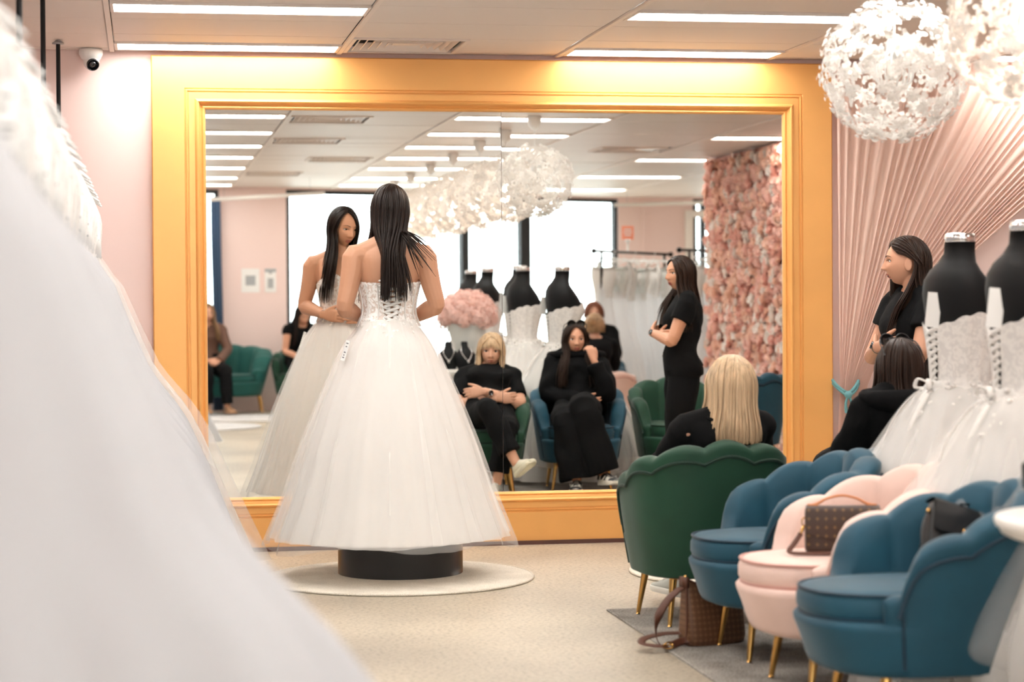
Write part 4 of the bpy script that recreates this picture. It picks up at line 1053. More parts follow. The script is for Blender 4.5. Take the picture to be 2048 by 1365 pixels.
def foot_mb(b, an, toe, sc=1.0):
    an, toe = np.array(an), np.array(toe); h = an-unit(toe-an)*.045+np.array([0, 0, -.035])
    b.tube([an+np.array([0, 0, .03]), an+np.array([0, 0, -.03])], [.035, .036], 12, 2)
    b.tube([h, an*.6+toe*.4+np.array([0, 0, -.02]), toe], [.034, .040, .024], 12, 4, .75, (0, 0, 1))
def shoe(parent, an, toe, up, mats=('shoe_cream', 'rubber_white', 'rubber_white'), name='shoe', scale=1.0, sporty=True, panels=False):
    """sneaker: an = ankle joint, toe = tip of toes; up roughly the shin direction"""
    an = np.array(an, float); toe = np.array(toe, float); up = unit(up); f = toe-an; f = unit(f-up*(f@up)); s = np.cross(f, up)
    heel = an-f*.060-up*.072; L = .262*scale
    def outl(t, w=1.0):
        wt = np.interp(t, [0, .08, .25, .5, .72, .88, .97, 1], [.018, .031, .034, .037, .046, .043, .028, .010])*scale*w; cx = np.interp(t, [0, .5, 1], [0, .0, .004]); return wt, cx
    b = MB(); R = []
    ts = np.linspace(0, 1, 22)
    for hgt, w in ((0, .92), (.004, 1.0), (.020, 1.03), (.027, 1.0), (.027, .6)):
        ring = []
        for t in ts: wt, cx = outl(t, w); ring.append(heel+f*(t*L)+s*(wt+cx)+up*(hgt+.012*sm(.8, 1, t)*(hgt < .02)))
        for t in ts[::-1][1:-1]: wt, cx = outl(t, w); ring.append(heel+f*(t*L)+s*(-wt+cx)+up*(hgt+.012*sm(.8, 1, t)*(hgt < .02)))
        R.append(ring)
    b.rings(R); sole = b
    b = MB(); R = []
    for t in np.linspace(.01, .985, 20):
        wt, cx = outl(t, .95); top = np.interp(t, [0, .12, .3, .42, .6, .8, .93, 1], [.085, .088, .082, .082, .062, .048, .040, .018])*scale
        ring = []
        for a in np.linspace(0, PI, 13): ring.append(heel+f*(t*L)+s*(wt*math.cos(a)*(1 if abs(math.cos(a)) > .5 else 1)+cx)+up*(.022+(top-.022)*math.sin(a)**.7))
        ring += [heel+f*(t*L)+s*cx*1.0-s*wt*.8*q+up*.022 for q in (.8, 0, -.8)]
        R.append(ring)
    b.rings(R); o = b.build(name, mats[0], parent); sole.build('sole', mats[1], o)
    b = MB()
    for k in range(5):
        t = .46+.07*k; top = np.interp(t, [0, .12, .3, .42, .6, .8, .93, 1], [.085, .088, .082, .082, .062, .048, .040, .018])*scale
        p = heel+f*(t*L)+up*(top+.002); b.tube([p-s*.020-up*.006, p+up*.003, p+s*.020-up*.006], [.003]*3, 6, 3)
    b.build('lace', mats[2], o)
    if panels:
        for sg in (-1, 1):
            b = MB(); G = []
            for t in np.linspace(.30, .62, 7):
                wt, cx = outl(t, .99); G.append([heel+f*(t*L)+s*(sg*(wt*math.cos(a)*1.02)+cx)+up*(.022+(np.interp(t, [0, .3, .42, .6], [.085, .082, .082, .062])-.022)*math.sin(a)**.7*1.02) for a in np.linspace(.12, 1.15, 6)])
            b.grid(G); b.build('overlay', panels, o)
            b = MB(); G = []
            for t in np.linspace(.0, .22, 6):
                wt, cx = outl(t, 1.0); G.append([heel+f*(t*L-.002)+s*(sg*(wt*math.cos(a)*1.03)+cx)+up*(.022+(.087-.022)*math.sin(a)**.7*1.02) for a in np.linspace(.12, 1.5, 6)])
            b.grid(G); b.build('overlay', panels, o)
            b = MB(); w0 = [np.array((.20, .030)), np.array((.30, .026)), np.array((.42, .034)), np.array((.55, .05)), np.array((.66, .062))]   # side swoosh-like stripe
            pts = []
            for t, hh in w0: wt, cx = outl(t, 1.03); pts.append(heel+f*(t*L)+s*(sg*(wt*.93+.002)+cx)+up*hh)
            b.tube(pts, [.003, .008, .008, .006, .002], 6, 3, .4, s); b.build('side_stripe', 'rubber_white', o)
            b = MB(); b.ellipsoid(heel+f*(.90*L)+up*.036, (.026, .026, .014), 12, 6); 
        b = MB(); R = []
        for t in (.80, .86, .92, .965):
            wt, cx = outl(t, .99); top = np.interp(t, [.6, .8, .93, 1], [.062, .048, .040, .018])*1.04
            R.append([heel+f*(t*L)+s*(wt*math.cos(a)+cx)+up*(.022+(top-.022)*math.sin(a)**.7) for a in np.linspace(.05, PI-.05, 11)])
        b.grid(R); b.build('toe_cap', panels, o)
    return o
# ---- hair: a solid mass with many tapered strands over it
def scalp(dirs, grow=.010, S=1.0):
    d = np.asarray(dirs, float); p = 2.1; k = (np.abs(d)**p).sum(1)**(-1/p)
    P = d*k[:, None]*np.array([.0735+grow, .096+grow, .111+grow]); P[:, 1] -= .004; return P*S
def hair(name, material, parent, M, c, length, a0=55, part=0.0, S=1.0, n=420, seed=0, fall=None, jit=.012, width=.006, grow=.011, flare=0.0, hairline=.6, mass=True, taper=.55, drop_from=-.02, massl=.93, lenvar=.12, path_pts=9, a0b=None, remap=None):
    """a: azimuth, 0 = face, 180 = nape. strands run from the parting over the skull then hang. fall(a, s, p) moves hanging points (local, s = length below skull)"""
    r = random.Random(seed); M = np.array(M); c = np.array(c); b = MB()
    def path(a, g, L, j=(0, 0, 0), top=None):
        a1 = a; a = remap(a) if remap else a; ar = math.radians(a); hx, hy = math.sin(ar), math.cos(ar)
        pts = []
        y0 = np.interp(abs(a1), [0, 50, 95, 130, 180], [1.25, 1.15, .55, .10, -.45]); start = unit(np.array([part+.03*(1 if a > 0 else -1)*0, y0*.8, 1.0]))
        zend = drop_from/.111
        if a1 != a:
            u = min(1, max(0, (112-abs(a1))/(112-a0))); sg_ = 1 if a1 > 0 else -1; H = np.array([(0, .28, 1.0), (.06, .82, .86), (.55, .74, .56), (.88, .42, .28)]); start = unit([np.interp(u, [0, .35, .65, 1], H[:, i])*(sg_ if i == 0 else 1) for i in range(3)])
        end = unit(np.array([hx, hy*1.0, zend*1.0]))
        for t in np.linspace(0, 1, path_pts):
            d = unit(start*(1-t)+end*t+np.array([0, (.25*math.sin(PI*t)*(1-t) if a1 != a else 0), .12*math.sin(PI*t)])); pts.append(scalp([d], g, S)[0]*np.array([1, 1, 1]))
        e = pts[-1].copy(); out = np.array([hx, hy, 0.0])
        k = max(3, int(L/.045)+2)
        for s in np.linspace(0, L, k)[1:]:
            q = e+np.array([0, 0, -s])+out*flare*(s/L)**1.3*L
            under = max(0, min(1, s/.10)); q = q-out*np.array([1, .35, 0])*.012*math.sin(PI*min(1, s/.16))*.6
            if fall: q = fall(a, s, q)
            pts.append(q)
        pts = np.array(pts)+np.array(j)*np.linspace(0, 1, len(pts))[:, None]**1.2
        return pts
    if mass:
        G = []
        for a in np.linspace(a0, 360-(a0b or a0), 44): 
            aa = a if a <= 180 else a-360
            P = path(aa, grow*.55, length*massl); Q, _ = catmull(P, [.1]*len(P), 1); t = np.linspace(0, len(P)-1, 26); G.append(np.stack([np.interp(t, np.arange(len(P)), P[:, i]) for i in range(3)], 1))
        G = np.array(G); b.grid(G@M.T+c)
        inner = G.copy(); cen = np.array([0, -.02, 0]); inner[:, :, :2] = (inner[:, :, :2]-cen[:2])*.80+cen[:2]; inner[:, :, 2] -= .004; b.grid(inner@M.T+c, flip=True)
    for i in range(n):
        a = a0+(360-a0-(a0b or a0))*(i+r.random())/n; aa = a if a <= 180 else a-360
        L = length*(1-lenvar*r.random()*r.random()); g = grow*r.uniform(.7, 1.15)
        P = path(aa, g, L, (r.gauss(0, jit), r.gauss(0, jit), 0)); w = width*r.uniform(.6, 1.3)
        rad = w*np.interp(np.linspace(0, 1, len(P)), [0, .15, .75, 1], [.6, 1, .9, taper*.3])
        Q, q = catmull(P, rad, 2); b.rings(tube_rings(Q@M.T+c, q, 5, .55), False)
    return b.build(name, material, parent)
def rotm(yaw=0, pitch=0, roll=0):
    """yaw>0 turns to the person's right (clockwise from above), pitch>0 looks up, roll>0 tips to the right"""
    return np.array((Matrix.Rotation(-math.radians(yaw), 3, 'Z') @ Matrix.Rotation(math.radians(pitch), 3, 'X') @ Matrix.Rotation(math.radians(roll), 3, 'Y')))
def neck_mb(b, base, hc, M, r=.050, S=1.0):
    M = np.array(M); top = np.array(hc)+M@(np.array([0, -.022, -.05])*S); base = np.array(base, float)
    b.tube([base-np.array([0, 0, .04]), base, base*.5+top*.5, top], [r*1.35, r*1.08, r*.98, r*1.0], 18, 3)
def tsec(J, t, secs=None):
    secs = secs or J.get('secs') or TORSO
    sp = np.array(J['spine'], float)
    if '_Q' not in J:
        Q, _ = catmull(sp, [0.1]*len(sp), 12); L = np.concatenate([[0], np.cumsum(np.linalg.norm(np.diff(Q, axis=0), axis=1))]); J['_Q'] = (Q, L/L[-1])
    Q, L = J['_Q']; P = lambda u: np.array([np.interp(u, L, Q[:, i]) for i in range(3)])
    c = P(t); tg = unit(P(min(1, t+.02))-P(max(0, t-.02))); ax = unit(unit(J['hip_axis'])*(1-t)+unit(J['sh_axis'])*t); ax = unit(ax-tg*(ax@tg)); dp = np.cross(tg, ax)
    A = np.array(secs); B, _ = catmull(A[:, :3], [.1]*len(A), 6); D, _ = catmull(np.stack([A[:, 0], A[:, 3], A[:, 3]], 1), [.1]*len(A), 6); w, f = [np.interp(t, B[:, 0], B[:, i]) for i in (1, 2)]; b = np.interp(t, D[:, 0], D[:, 1])
    return c, ax, dp, w, f, b
def tpoint(J, t, ang, grow=0.0):
    c, ax, dp, w, f, b = tsec(J, t); cs, s = math.cos(ang), math.sin(ang); p = 2.3; k = (abs(cs)**p+abs(s)**p)**(-1/p)
    return c+ax*(cs*k*(w+grow))+dp*(s*k*((f if s > 0 else b)+grow))
def body_mesh(J, voxel=.004, arms=True, legs=False, feet=False):
    b = MB(); R = []
    for t in np.linspace(-.02, 1.0, 40):
        c, ax, dp, w, f, bk = tsec(J, t); R.append(ring_at(c, ax, dp, w, f, bk, 36))
    b.rings(R)
    for s_ in ('L', 'R'):
        sh = np.array(J['arm'+s_][0], float); nb = np.array(J['spine'][-1], float); sp = nb+(sh-nb)*.22
        b.tube([sp+np.array([0, 0, -.004]), nb*.45+sh*.55+np.array([0, 0, -.006]), sh+np.array([0, 0, .0])], [.050, .050, .048], 14, 3)
    neck_mb(b, J['spine'][-1], J['head'], J['M'], J.get('neck_r', .050), J.get('S', 1.0)); h = head_mb(J['M'], J['head'], J.get('S', 1.0)); b.add(h.v, h.f)
    if arms:
        for s in ('L', 'R'):
            sh, el, wr = J['arm'+s]; arm_mb(b, np.array(sh), el, wr, J.get('arm_sc', 1.0), np.array(sh)*np.array([.5, 1, 1])+np.array([0, 0, -.01]))
            H = J.get('hand'+s)
            if H: hand_mb(b, wr, H[0], H[1], 1 if s == 'R' else -1, *H[2:])
    if legs:
        for s in ('L', 'R'):
            hp, kn, an = J['leg'+s]; leg_mb(b, hp, kn, an, .93)
            if feet: foot_mb(b, an, J['toe'+s])
    return b
def add_body(root, J, skin, voxel=.004, **k):
    return link('body', remesh(body_mesh(J, voxel, **k), voxel, skin, 'body', 2), root)
def top_garment(root, J, m, sleeve=.6, loose=.014, name='shirt', lo=.10, hi=.985, hem_flare=0.0, voxel=.007, amp=.005, sl_r=1.25, cuff=None, seed=1):
    b = MB(); R = []
    for t in np.linspace(lo, hi, 16):
        c, ax, dp, w, f, bk = tsec(J, t); q = max(0, .5-t); g = loose+hem_flare*q*q*4; e = sm(.90, 1.0, t)
        R.append(ring_at(c, ax, dp, w+g*(1-.4*e), f+g*(1-.4*e), bk+g*(1-.4*e), 36))
    b.rings(R)
    for s in ('L', 'R'):
        sh, el, wr = [np.array(v, float) for v in J['arm'+s]]; inn = sh*np.array([.5, 1, 1])+np.array([0, 0, -.012])
        nb = np.array(J['spine'][-1], float); b.tube([nb+(sh-nb)*.30+np.array([0, 0, -.004]), nb*.45+sh*.55, sh+np.array([0, 0, .002])], [.050+loose*.6, .050+loose*.7, .050+loose*.7], 14, 3)
        pts = [inn, sh+np.array([0, 0, .004])]; rad = [.052*1.1, .057*1.1]
        full = [(sh*(1-q)+el*q, .052*sl_r) for q in (.25, .5, .75)]+[(el, .046*sl_r)]+[(el*(1-q)+wr*q, .044*sl_r) for q in (.3, .6, .92)]
        ln = max(1, int(round(sleeve*4))) if sleeve <= 1 else 4+int(round((sleeve-1)*3))
        for p, q in full[:ln]: pts.append(p); rad.append(q)
        b.tube(pts, rad, 16, 3)
    return link(name, remesh(b, voxel, m, name, 14, wrinkle(amp, 26, seed)), root)
def trousers(root, J, m, name='trousers', wide=1.0, hem=.075, voxel=.006, amp=.006, hi=.30, loose=.014, seed=2, short=0.0):
    b = MB(); R = []
    for t in np.linspace(-.02, hi, 8):
        c, ax, dp, w, f, bk = tsec(J, t); R.append(ring_at(c, ax, dp, w+loose, f+loose, bk+loose, 36))
    b.rings(R)
    for s in ('L', 'R'):
        hp, kn, an = [np.array(v, float) for v in J['leg'+s]]; an = an+(kn-an)*short; c0 = np.array(J['spine'][0]); st = hp*.75+c0*.25+np.array([0, 0, .03])
        b.tube([st, hp*.72+kn*.28, hp*.3+kn*.7, kn, kn*.7+an*.3, kn*.3+an*.7, an], np.array([.108, .103, .084, .070, .068*1.0+.25*(hem-.06), .5*(.066+hem), hem])*np.array([1, 1, wide, wide, wide, wide, 1.0]), 18, 3)
    return link(name, remesh(b, voxel, m, name, 5, wrinkle(amp, 22, seed)), root)
def neckband(root, J, m, name='collar', r=.008, t=.965, grow=.012):
    b = MB(); pts = [tpoint(J, t, a, grow)-(np.array([0, 0, .018])*max(0, math.sin(a))) for a in np.linspace(0, 2*PI, 30)]; b.rings(tube_rings(np.array(pts), np.full(30, r), 8), False); b.build(name, m, root)

# ================= the bride on the podium
pod = thing('podium', 'round black podium the bride stands on', 'podium', (1.225, -1.17, .0125))
b = MB(); b.lathe([(.0, .158), (.29, .158), (.302, .154), (.305, .146), (.305, .0)], 72); b.build('drum', 'podium_black', pod)
b = MB(); b.lathe([(.0, .161), (.285, .161), (.292, .158)], 72); b.build('top_board', 'podium_black', pod)
bride = thing('person', 'bride with long dark hair in a strapless white ball gown on the podium', 'person', (1.165, -1.27, .176), math.radians(3))
J = dict(spine=[(0, 0, .86), (0, .012, 1.06), (0, .0, 1.25), (0, -.03, 1.462)], hip_axis=(1, 0, 0), sh_axis=(1, .03, 0), head=(.012, .005, 1.605), M=rotm(32, -12, 3),
         armL=((-.166, -.03, 1.385), (-.222, -.05, 1.135), (-.115, .145, 1.085)), armR=((.166, -.035, 1.385), (.225, -.05, 1.145), (.135, .15, 1.075)),
         handL=((.85, .42, -.12), (.25, -.9, .1), .22, .3), handR=((-.8, .45, -.1), (-.3, -.9, .1), .25, .4), arm_sc=1.14)
add_body(bride, J, 'skin_tan', .004)
face_parts(bride, J['M'], J['head'], lips='lips_rose', lids=.35)
gapw = lambda t: .004+.050*sm(.16, .66, t)
def bodice(Jx, na=72, nz=22):
    G = []
    for k in range(nz+1):
        row = []
        for i in range(na+1):
            q = i/na; a0_ = -PI/2
            aa = a0_+2*PI*q; front = max(0, math.sin(aa)); back = max(0, -math.sin(aa))
            ttop = .665+.075*front**1.5*(1-.50*math.exp(-(math.cos(aa)/.16)**2))+.006*abs(math.sin(15*aa))
            tb = .30-.10*back**6-.06*front**6
            t = float(ttop+(tb-ttop)*k/nz); _, _, _, w, f, bk = tsec(Jx, t); ga = math.asin(min(.9, max(0, gapw(t)/w))); ang = a0_+ga+(2*PI-2*ga)*q
            row.append(tpoint(Jx, t, ang, .009+.002*math.sin(13*ang)**8))
        G.append(row)
    return G
b = MB(); b.grid(bodice(J)); b.build('corset_bodice', 'corset_lace', bride)
b = MB()                                # boning channels
for a in (-62, -38, -14, 194, 218, 242, 20, 60, 120, 160):
    ar = math.radians(a); b.tube([tpoint(J, t, ar, .0125) for t in np.linspace(.30, .655, 8)], [.0035]*8, 6, 2)
b.build('boning', 'lace_ribbon', bride)['kind'] = 'stuff'
tz = lambda z: np.interp(z, [tsec(J, t)[0][2] for t in np.linspace(0, 1, 60)], np.linspace(0, 1, 60))
b = MB()
def ys_back(x, z): t = tz(z); c, ax, dp, w, f, bk = tsec(J, t); return c[1]-(bk+.012)*max(.05, 1-min(1, abs(x)/w)**2.3)**(1/2.3)
lacing(b, lambda z: gapw(tz(z))+.002, .985, 1.262, 11, ys_back, .0080); b.build('corset_lacing', 'lace_ribbon', bride)
b = MB()
for s in (-1, 1): b.tube([(s*.004, -.125, .985), (s*.008, -.15, .95), (s*.012, -.175, .90), (s*.006, -.20, .84)], [.004, .0055, .0055, .005], 6, 3, .3)
b.build('ribbon_tail', 'lace_ribbon', bride)
PR = [(1.075, .131), (1.03, .165), (.945, .226), (.83, .277), (.705, .330), (.585, .376), (.465, .42), (.225, .50), (.03, .575)]
PR2 = [(z, r*.94) for z, r in PR]
b = MB(); b.grid(skirt_grid(PR2, 200, 34, ((16, .012), (41, .006)), 3, .97), cv=True); b.build('skirt', 'tulle_white', bride)
b = MB(); b.grid(skirt_grid(PR, 220, 34, ((19, .02), (47, .008)), 4, .97, hem=.012), cv=True); b.build('tulle_layer', 'tulle_sheer', bride)
b = MB(); b.grid(skirt_grid([(z, r*(1.002+.03*min(1, (1.075-z)/.4))) for z, r in PR]+[(.0, .60)], 200, 30, ((13, .03), (33, .012)), 5, .97, hem=.035), cv=True); b.build('tulle_layer', 'tulle_wisp', bride)
b = MB(); rr = random.Random(8)
for i in range(80):                    # lace motifs trailing from the bodice onto the skirt
    a = rr.uniform(0, 2*PI); z = 1.09-abs(rr.gauss(0, .03))-.06*max(0, -math.sin(a))**4*rr.random(); R = np.interp(-z, [-q[0] for q in PR], [q[1] for q in PR])+.004
    p = np.array([R*math.cos(a), .97*R*math.sin(a), z]); n_ = unit([math.cos(a), math.sin(a), .6]); u = unit(np.cross(n_, [0, 0, 1])); v = np.cross(n_, u); q0 = rr.uniform(0, 6)
    for k in range(5):
        t = q0+k*2*PI/5; e = u*math.cos(t)+v*math.sin(t); f = np.cross(n_, e); s_ = rr.uniform(.007, .011)
        b.add([p+n_*.002, p+e*s_*.6+f*s_*.4, p+e*s_, p+e*s_*.6-f*s_*.4], [(0, 1, 2, 3)])
b.build('lace_applique', 'tulle_white', bride)['kind'] = 'stuff'
tg_ = MB(); tg_.box((0, 0, 0), (.030, .002, .10), mi=0)
for z, w in ((.036, .016), (.02, .010), (-.008, .013), (-.022, .006), (-.034, .012)): tg_.box((0, -.0016, z), (w, .001, .005), mi=1)
link('swing_tag', tg_.mesh('swing_tag', ['paper', 'paper_ink'], False), bride, (-.232, -.13, .93), (math.radians(-14), math.radians(10), math.radians(-60)))
def bfall(a, s, q):
    q = q.copy(); k = sm(.0, .22, s)
    if -118 < a < 0:                    # left side comes forward over the shoulder
        q = q+k*np.array([-.028-.035*sm(.1, .4, s), .095*(1 if a > -85 else .8), 0])
    elif 92 < a < 142:                  # swept toward the right shoulder
        q = q+k*np.array([-.012+.085*sm(.10, .4, s)*(142-a)/50, -.068-.03*s, 0]); q[0] *= 1-.30*sm(.05, .22, s)
    elif 0 < a <= 92:
        q = q+k*np.array([.006, -.072-.04*sm(.1, .4, s), 0]); q[0] = q[0]*(1-.25*k)
    else:
        q = q+k*np.array([-.006, -.050-.02*s, 0]); q[0] *= 1-.83*sm(.04, .22, s)
    return q
hair('hair', 'hair_dark', bride, rotm(16, -3, 0), J['head'], .43, a0=50, n=520, seed=1, fall=bfall, jit=.010, width=.0058, part=.10, lenvar=.45, grow=.013, massl=.50)
b = MB(); rr = random.Random(4)        # loose strands sweeping over the right shoulder
for i in range(26):
    e = np.array([.10+rr.uniform(0, .11), -.16+rr.uniform(-.02, .01), 1.33+rr.uniform(-.06, .10)]); s0 = np.array([.055+rr.uniform(-.02, .02), -.105, 1.50])
    b.tube([s0, s0*.5+e*.5+np.array([-.015, -.03, .015]), e], [.003, .0028, .0008], 5, 5)
b.build('loose_strand', 'hair_dark', bride)['kind'] = 'stuff'
b = MB(); e = np.array(J['armL'][2]); b.rings(tube_rings(np.array([e+np.array([.024*math.cos(t)*1.0, .01*math.cos(t)+.014*math.sin(t), .024*math.sin(t)]) for t in np.linspace(0, 2*PI, 20)]), np.full(20, .002), 6), False); b.build('bracelet', 'chrome', bride)

# ================= the standing assistant in black, arms crossed
w1 = thing('person', 'standing woman in black short sleeves and trousers with arms crossed', 'person', (3.475, -2.15, .0), math.radians(99))
J = dict(spine=[(0, -.02, .80), (0, .0, .97), (0, -.02, 1.15), (0, -.035, 1.372)], hip_axis=(1, .0, 0), sh_axis=(1, .05, 0), head=(.012, .006, 1.508), M=rotm(29, 3, 0), S=.98,
         armL=((-.165, -.03, 1.315), (-.205, .065, 1.075), (.045, .150, 1.095)), armR=((.165, -.03, 1.315), (.205, .075, 1.07), (-.055, .185, 1.120)),
         handL=((.92, -.35, .1), (-.3, -.9, -.1), .35, .2), handR=((-.88, -.42, .1), (.35, -.9, .1), .35, .2), arm_sc=1.08,
         legL=((-.085, -.01, .82), (-.095, .02, .45), (-.10, -.01, .085)), legR=((.085, -.01, .82), (.095, .03, .45), (.11, .0, .085)), toeL=(-.13, .15, .03), toeR=(.15, .15, .03))
add_body(w1, J, 'skin_mid', .0032, legs=True)
face_parts(w1, J['M'], J['head'], J['S'], lips='lips_rose', open_mouth=.006)
top_garment(w1, J, 'cloth_black', .62, .018, 'shirt', lo=.14, amp=.006, sl_r=1.4); neckband(w1, J, 'cloth_black')
trousers(w1, J, 'denim_black', wide=1.1, hem=.095, hi=.42); shoe(w1, J['legL'][2], J['toeL'], (0, 0, 1), ('shoe_black', 'shoe_black', 'shoe_black')); shoe(w1, J['legR'][2], J['toeR'], (0, 0, 1), ('shoe_black', 'shoe_black', 'shoe_black'))
b = MB(); b.lathe([(.0, .004), (.008, .004), (.009, 0)], 12); link('trouser_button', b.mesh('trouser_button', 'chrome'), w1, tuple(tpoint(J, .30, PI/2, .022)), (-PI/2, 0, 0))
def wband(root, el, wr, q, r, m, name, face=None):
    el, wr = np.array(el, float), np.array(wr, float); d = unit(wr-el); p = el+(wr-el)*q; b = MB(); b.tube([p-d*.011, p-d*.005, p+d*.005, p+d*.011], [r, r+.002, r+.002, r], 20, 1); o = b.build(name, m, root)
    if face is not None:
        n = unit(np.array(face, float)-d*(np.array(face, float)@d)); s = np.cross(n, d); b = MB(); b.rings([[p+n*(r+h)+d*(w*math.cos(t))+s*(w*math.sin(t)) for t in np.linspace(0, 2*PI, 20, endpoint=False)] for h, w in ((0, .017), (.007, .018), (.009, .015))]); b.build('watch_face', 'lens_dark', o)
wband(w1, J['armR'][1], J['armR'][2], .88, .027, 'leather_black', 'wristwatch', (0, .9, .4))
def wfall(a, s, q):
    q = q.copy(); k = sm(0, .2, s)
    if 0 < a < 100: q = q+k*np.array([.035, -.02, 0])+sm(.1, .3, s)*np.array([.03, .03, 0])
    elif -118 < a < 0: q = q+k*np.array([-.055, .055+.05*sm(.1, .3, s), 0])
    else: q = q+k*np.array([-.01, -.04, 0]); q[0] *= 1-.15*k
    wv = sm(.22, .45, s); q = q+wv*np.array([.018*math.sin(s*38+a*.2), .020*math.cos(s*34+a*.15), 0]); return q
hair('hair', 'hair_brown', w1, rotm(28, 3, 0), J['head'], .37, a0=56, remap=lambda a: a if a > -56 or a < -112 else -126-(a+112)*.05, n=470, seed=3, fall=wfall, jit=.016, width=.0055, part=-.05, S=.98, lenvar=.5, grow=.010)

# ================= blonde woman seated in the green chair
w2 = thing('person', 'seated blonde woman in black tee, arms folded, in the green chair', 'person', (2.31, -2.85, .012), math.radians(7))
J = dict(spine=[(0, -.03, .53), (0, -.11, .62), (.005, -.185, .73), (.01, -.245, .87)], hip_axis=(1, .0, 0), sh_axis=(1, .04, .03), head=(.025, -.245, .968), M=rotm(-4, 3, 2), S=1.0, neck_r=.054,
         armL=((-.165, -.215, .80), (-.218, -.065, .605), (.05, .045, .655)), armR=((.165, -.215, .81), (.212, -.06, .615), (-.04, .06, .705)),
         handL=((.97, .1, .1), (0, -.95, -.1), .4, .3), handR=((-.95, .0, -.1), (.05, -.95, -.2), .35, .3), arm_sc=1.18,
         legL=((-.09, -.02, .52), (-.02, .40, .60), (.16, .52, .245)), legR=((.09, -.02, .50), (.10, .38, .47), (.03, .36, .10)), toeL=(.25, .66, .17), toeR=(-.01, .52, .03),
         secs=[(t, w*1.04, f*1.15, b_*1.0) for t, w, f, b_ in TORSO[:-1]]+[TORSO[-1]])
add_body(w2, J, 'skin_fair', .004, legs=True)
face_parts(w2, J['M'], J['head'], J['S'], lips='lips_pale', brow='hair_ash')
top_garment(w2, J, 'cloth_black', .75, .016, 'shirt', lo=.05, amp=.007, sl_r=1.25); neckband(w2, J, 'cloth_black')
trousers(w2, J, 'cloth_black', wide=1.05, hem=.075, short=.22)
shoe(w2, J['legL'][2], J['toeL'], (-.35, -.30, .88), ('shoe_cream', 'shoe_cream', 'rubber_white')); shoe(w2, J['legR'][2], J['toeR'], (.1, 0, 1), ('shoe_grey', 'rubber_white', 'rubber_white'))
wband(w2, J['armR'][1], J['armR'][2], .86, .029, 'rubber_white', 'wristwatch', (0, 1, .2))
def blfall(a, s, q):
    q = q.copy(); k = sm(0, .15, s); out = np.array([math.sin(math.radians(a)), math.cos(math.radians(a)), 0]); q = q+out*np.array([.018, .02, 0])*k; q = q-out*.03*sm(.17, .30, s)*np.array([1, .3, 0])
    if abs(a) < 80: q[1] += .02*k
    return q
hair('hair', 'hair_blonde', w2, rotm(-4, 0, 2), J['head'], .205, a0=58, n=520, seed=5, fall=blfall, jit=.007, width=.0062, part=.02, lenvar=.16, grow=.019)
b = MB(); rr = random.Random(6); M2 = rotm(-4, 3, 2)
for i in range(70):                     # fringe
    x0 = rr.uniform(-.03, .04); xe = x0*1.7+rr.uniform(-.02, .02)-.008; xe = max(-.062, min(.062, xe)); P = [scalp([unit([x0*6, .40, .95])], .017)[0], scalp([unit([(x0+xe)*5.2, .78, .72])], .019)[0], scalp([unit([xe*10, .92, .40])], .014)[0], np.array([xe*1.12, .098-3.5*xe*xe, .024+rr.uniform(-.008, .012)+abs(xe)*.10*-2.5])]
    b.tube(np.array(P)@M2.T+np.array(J['head']), [.003, .005, .0045, .0012], 5, 3, .5)
b.build('fringe', 'hair_blonde', w2)['kind'] = 'stuff'

# ================= woman in the black hoodie with sunglasses on her head
w3 = thing('person', 'seated long-haired woman in black hoodie, hand at her mouth, sunglasses on head', 'person', (2.985, -3.13, .012), math.radians(9))
J = dict(spine=[(0, -.08, .53), (0, -.15, .65), (0, -.20, .79), (.0, -.235, .955)], hip_axis=(1, .0, 0), sh_axis=(1, .03, -.03), head=(-.01, -.185, 1.045), M=rotm(6, 4, 0), S=.98,
         armL=((-.155, -.21, .890), (-.212, -.09, .665), (.02, .075, .615)), armR=((.155, -.21, .88), (.205, .02, .665), (.112, .02, .90)),
         handL=((.95, .2, -.05), (0, -.9, .2), .4, .3), handR=((-.25, -.22, .92), (-.55, -.75, -.1), .55, .5), arm_sc=1.0,
         legL=((-.085, -.02, .53), (-.10, .40, .50), (-.03, .44, .095)), legR=((.085, -.02, .53), (.015, .44, .60), (.15, .47, .14)), toeL=(-.05, .60, .03), toeR=(.20, .60, .06))
add_body(w3, J, 'skin_mid', .004, legs=True)
face_parts(w3, J['M'], J['head'], J['S'], lips='lips_rose')
top_garment(w3, J, 'knit_black', 2.0, .030, 'hoodie', lo=.02, amp=.010, sl_r=1.45, hem_flare=.02)
b = MB(); pts = [tpoint(J, .93, a, .05)+np.array([0, -.01, .012*math.sin(a*-1)+.01]) for a in np.linspace(0, 2*PI, 26)]; rad = [.026+.022*max(0, -math.sin(a)) for a in np.linspace(0, 2*PI, 26)]; b.rings(tube_rings(np.array(pts), np.array(rad), 12), False); b.build('hood', 'knit_black', w3)
trousers(w3, J, 'cloth_black', wide=1.3, hem=.115, amp=.008, short=.03)
shoe(w3, J['legL'][2], J['toeL'], (0, 0, 1), ('rubber_white', 'rubber_white', 'shoe_black'), panels='shoe_black'); shoe(w3, J['legR'][2], J['toeR'], (.0, -.1, 1), ('rubber_white', 'rubber_white', 'shoe_black'), panels='shoe_black')
def hfall(a, s, q):
    q = q.copy(); k = sm(0, .2, s)
    if abs(a) < 118: q = q+k*np.array([.022*np.sign(a)+.02*np.sign(a)*sm(.1, .3, s), .075+.03*sm(.15, .35, s), 0])
    else: q = q+k*np.array([0, -.055, 0])
    return q+sm(.2, .4, s)*np.array([.01*math.sin(s*30+a), .01*math.cos(s*28+a), 0])
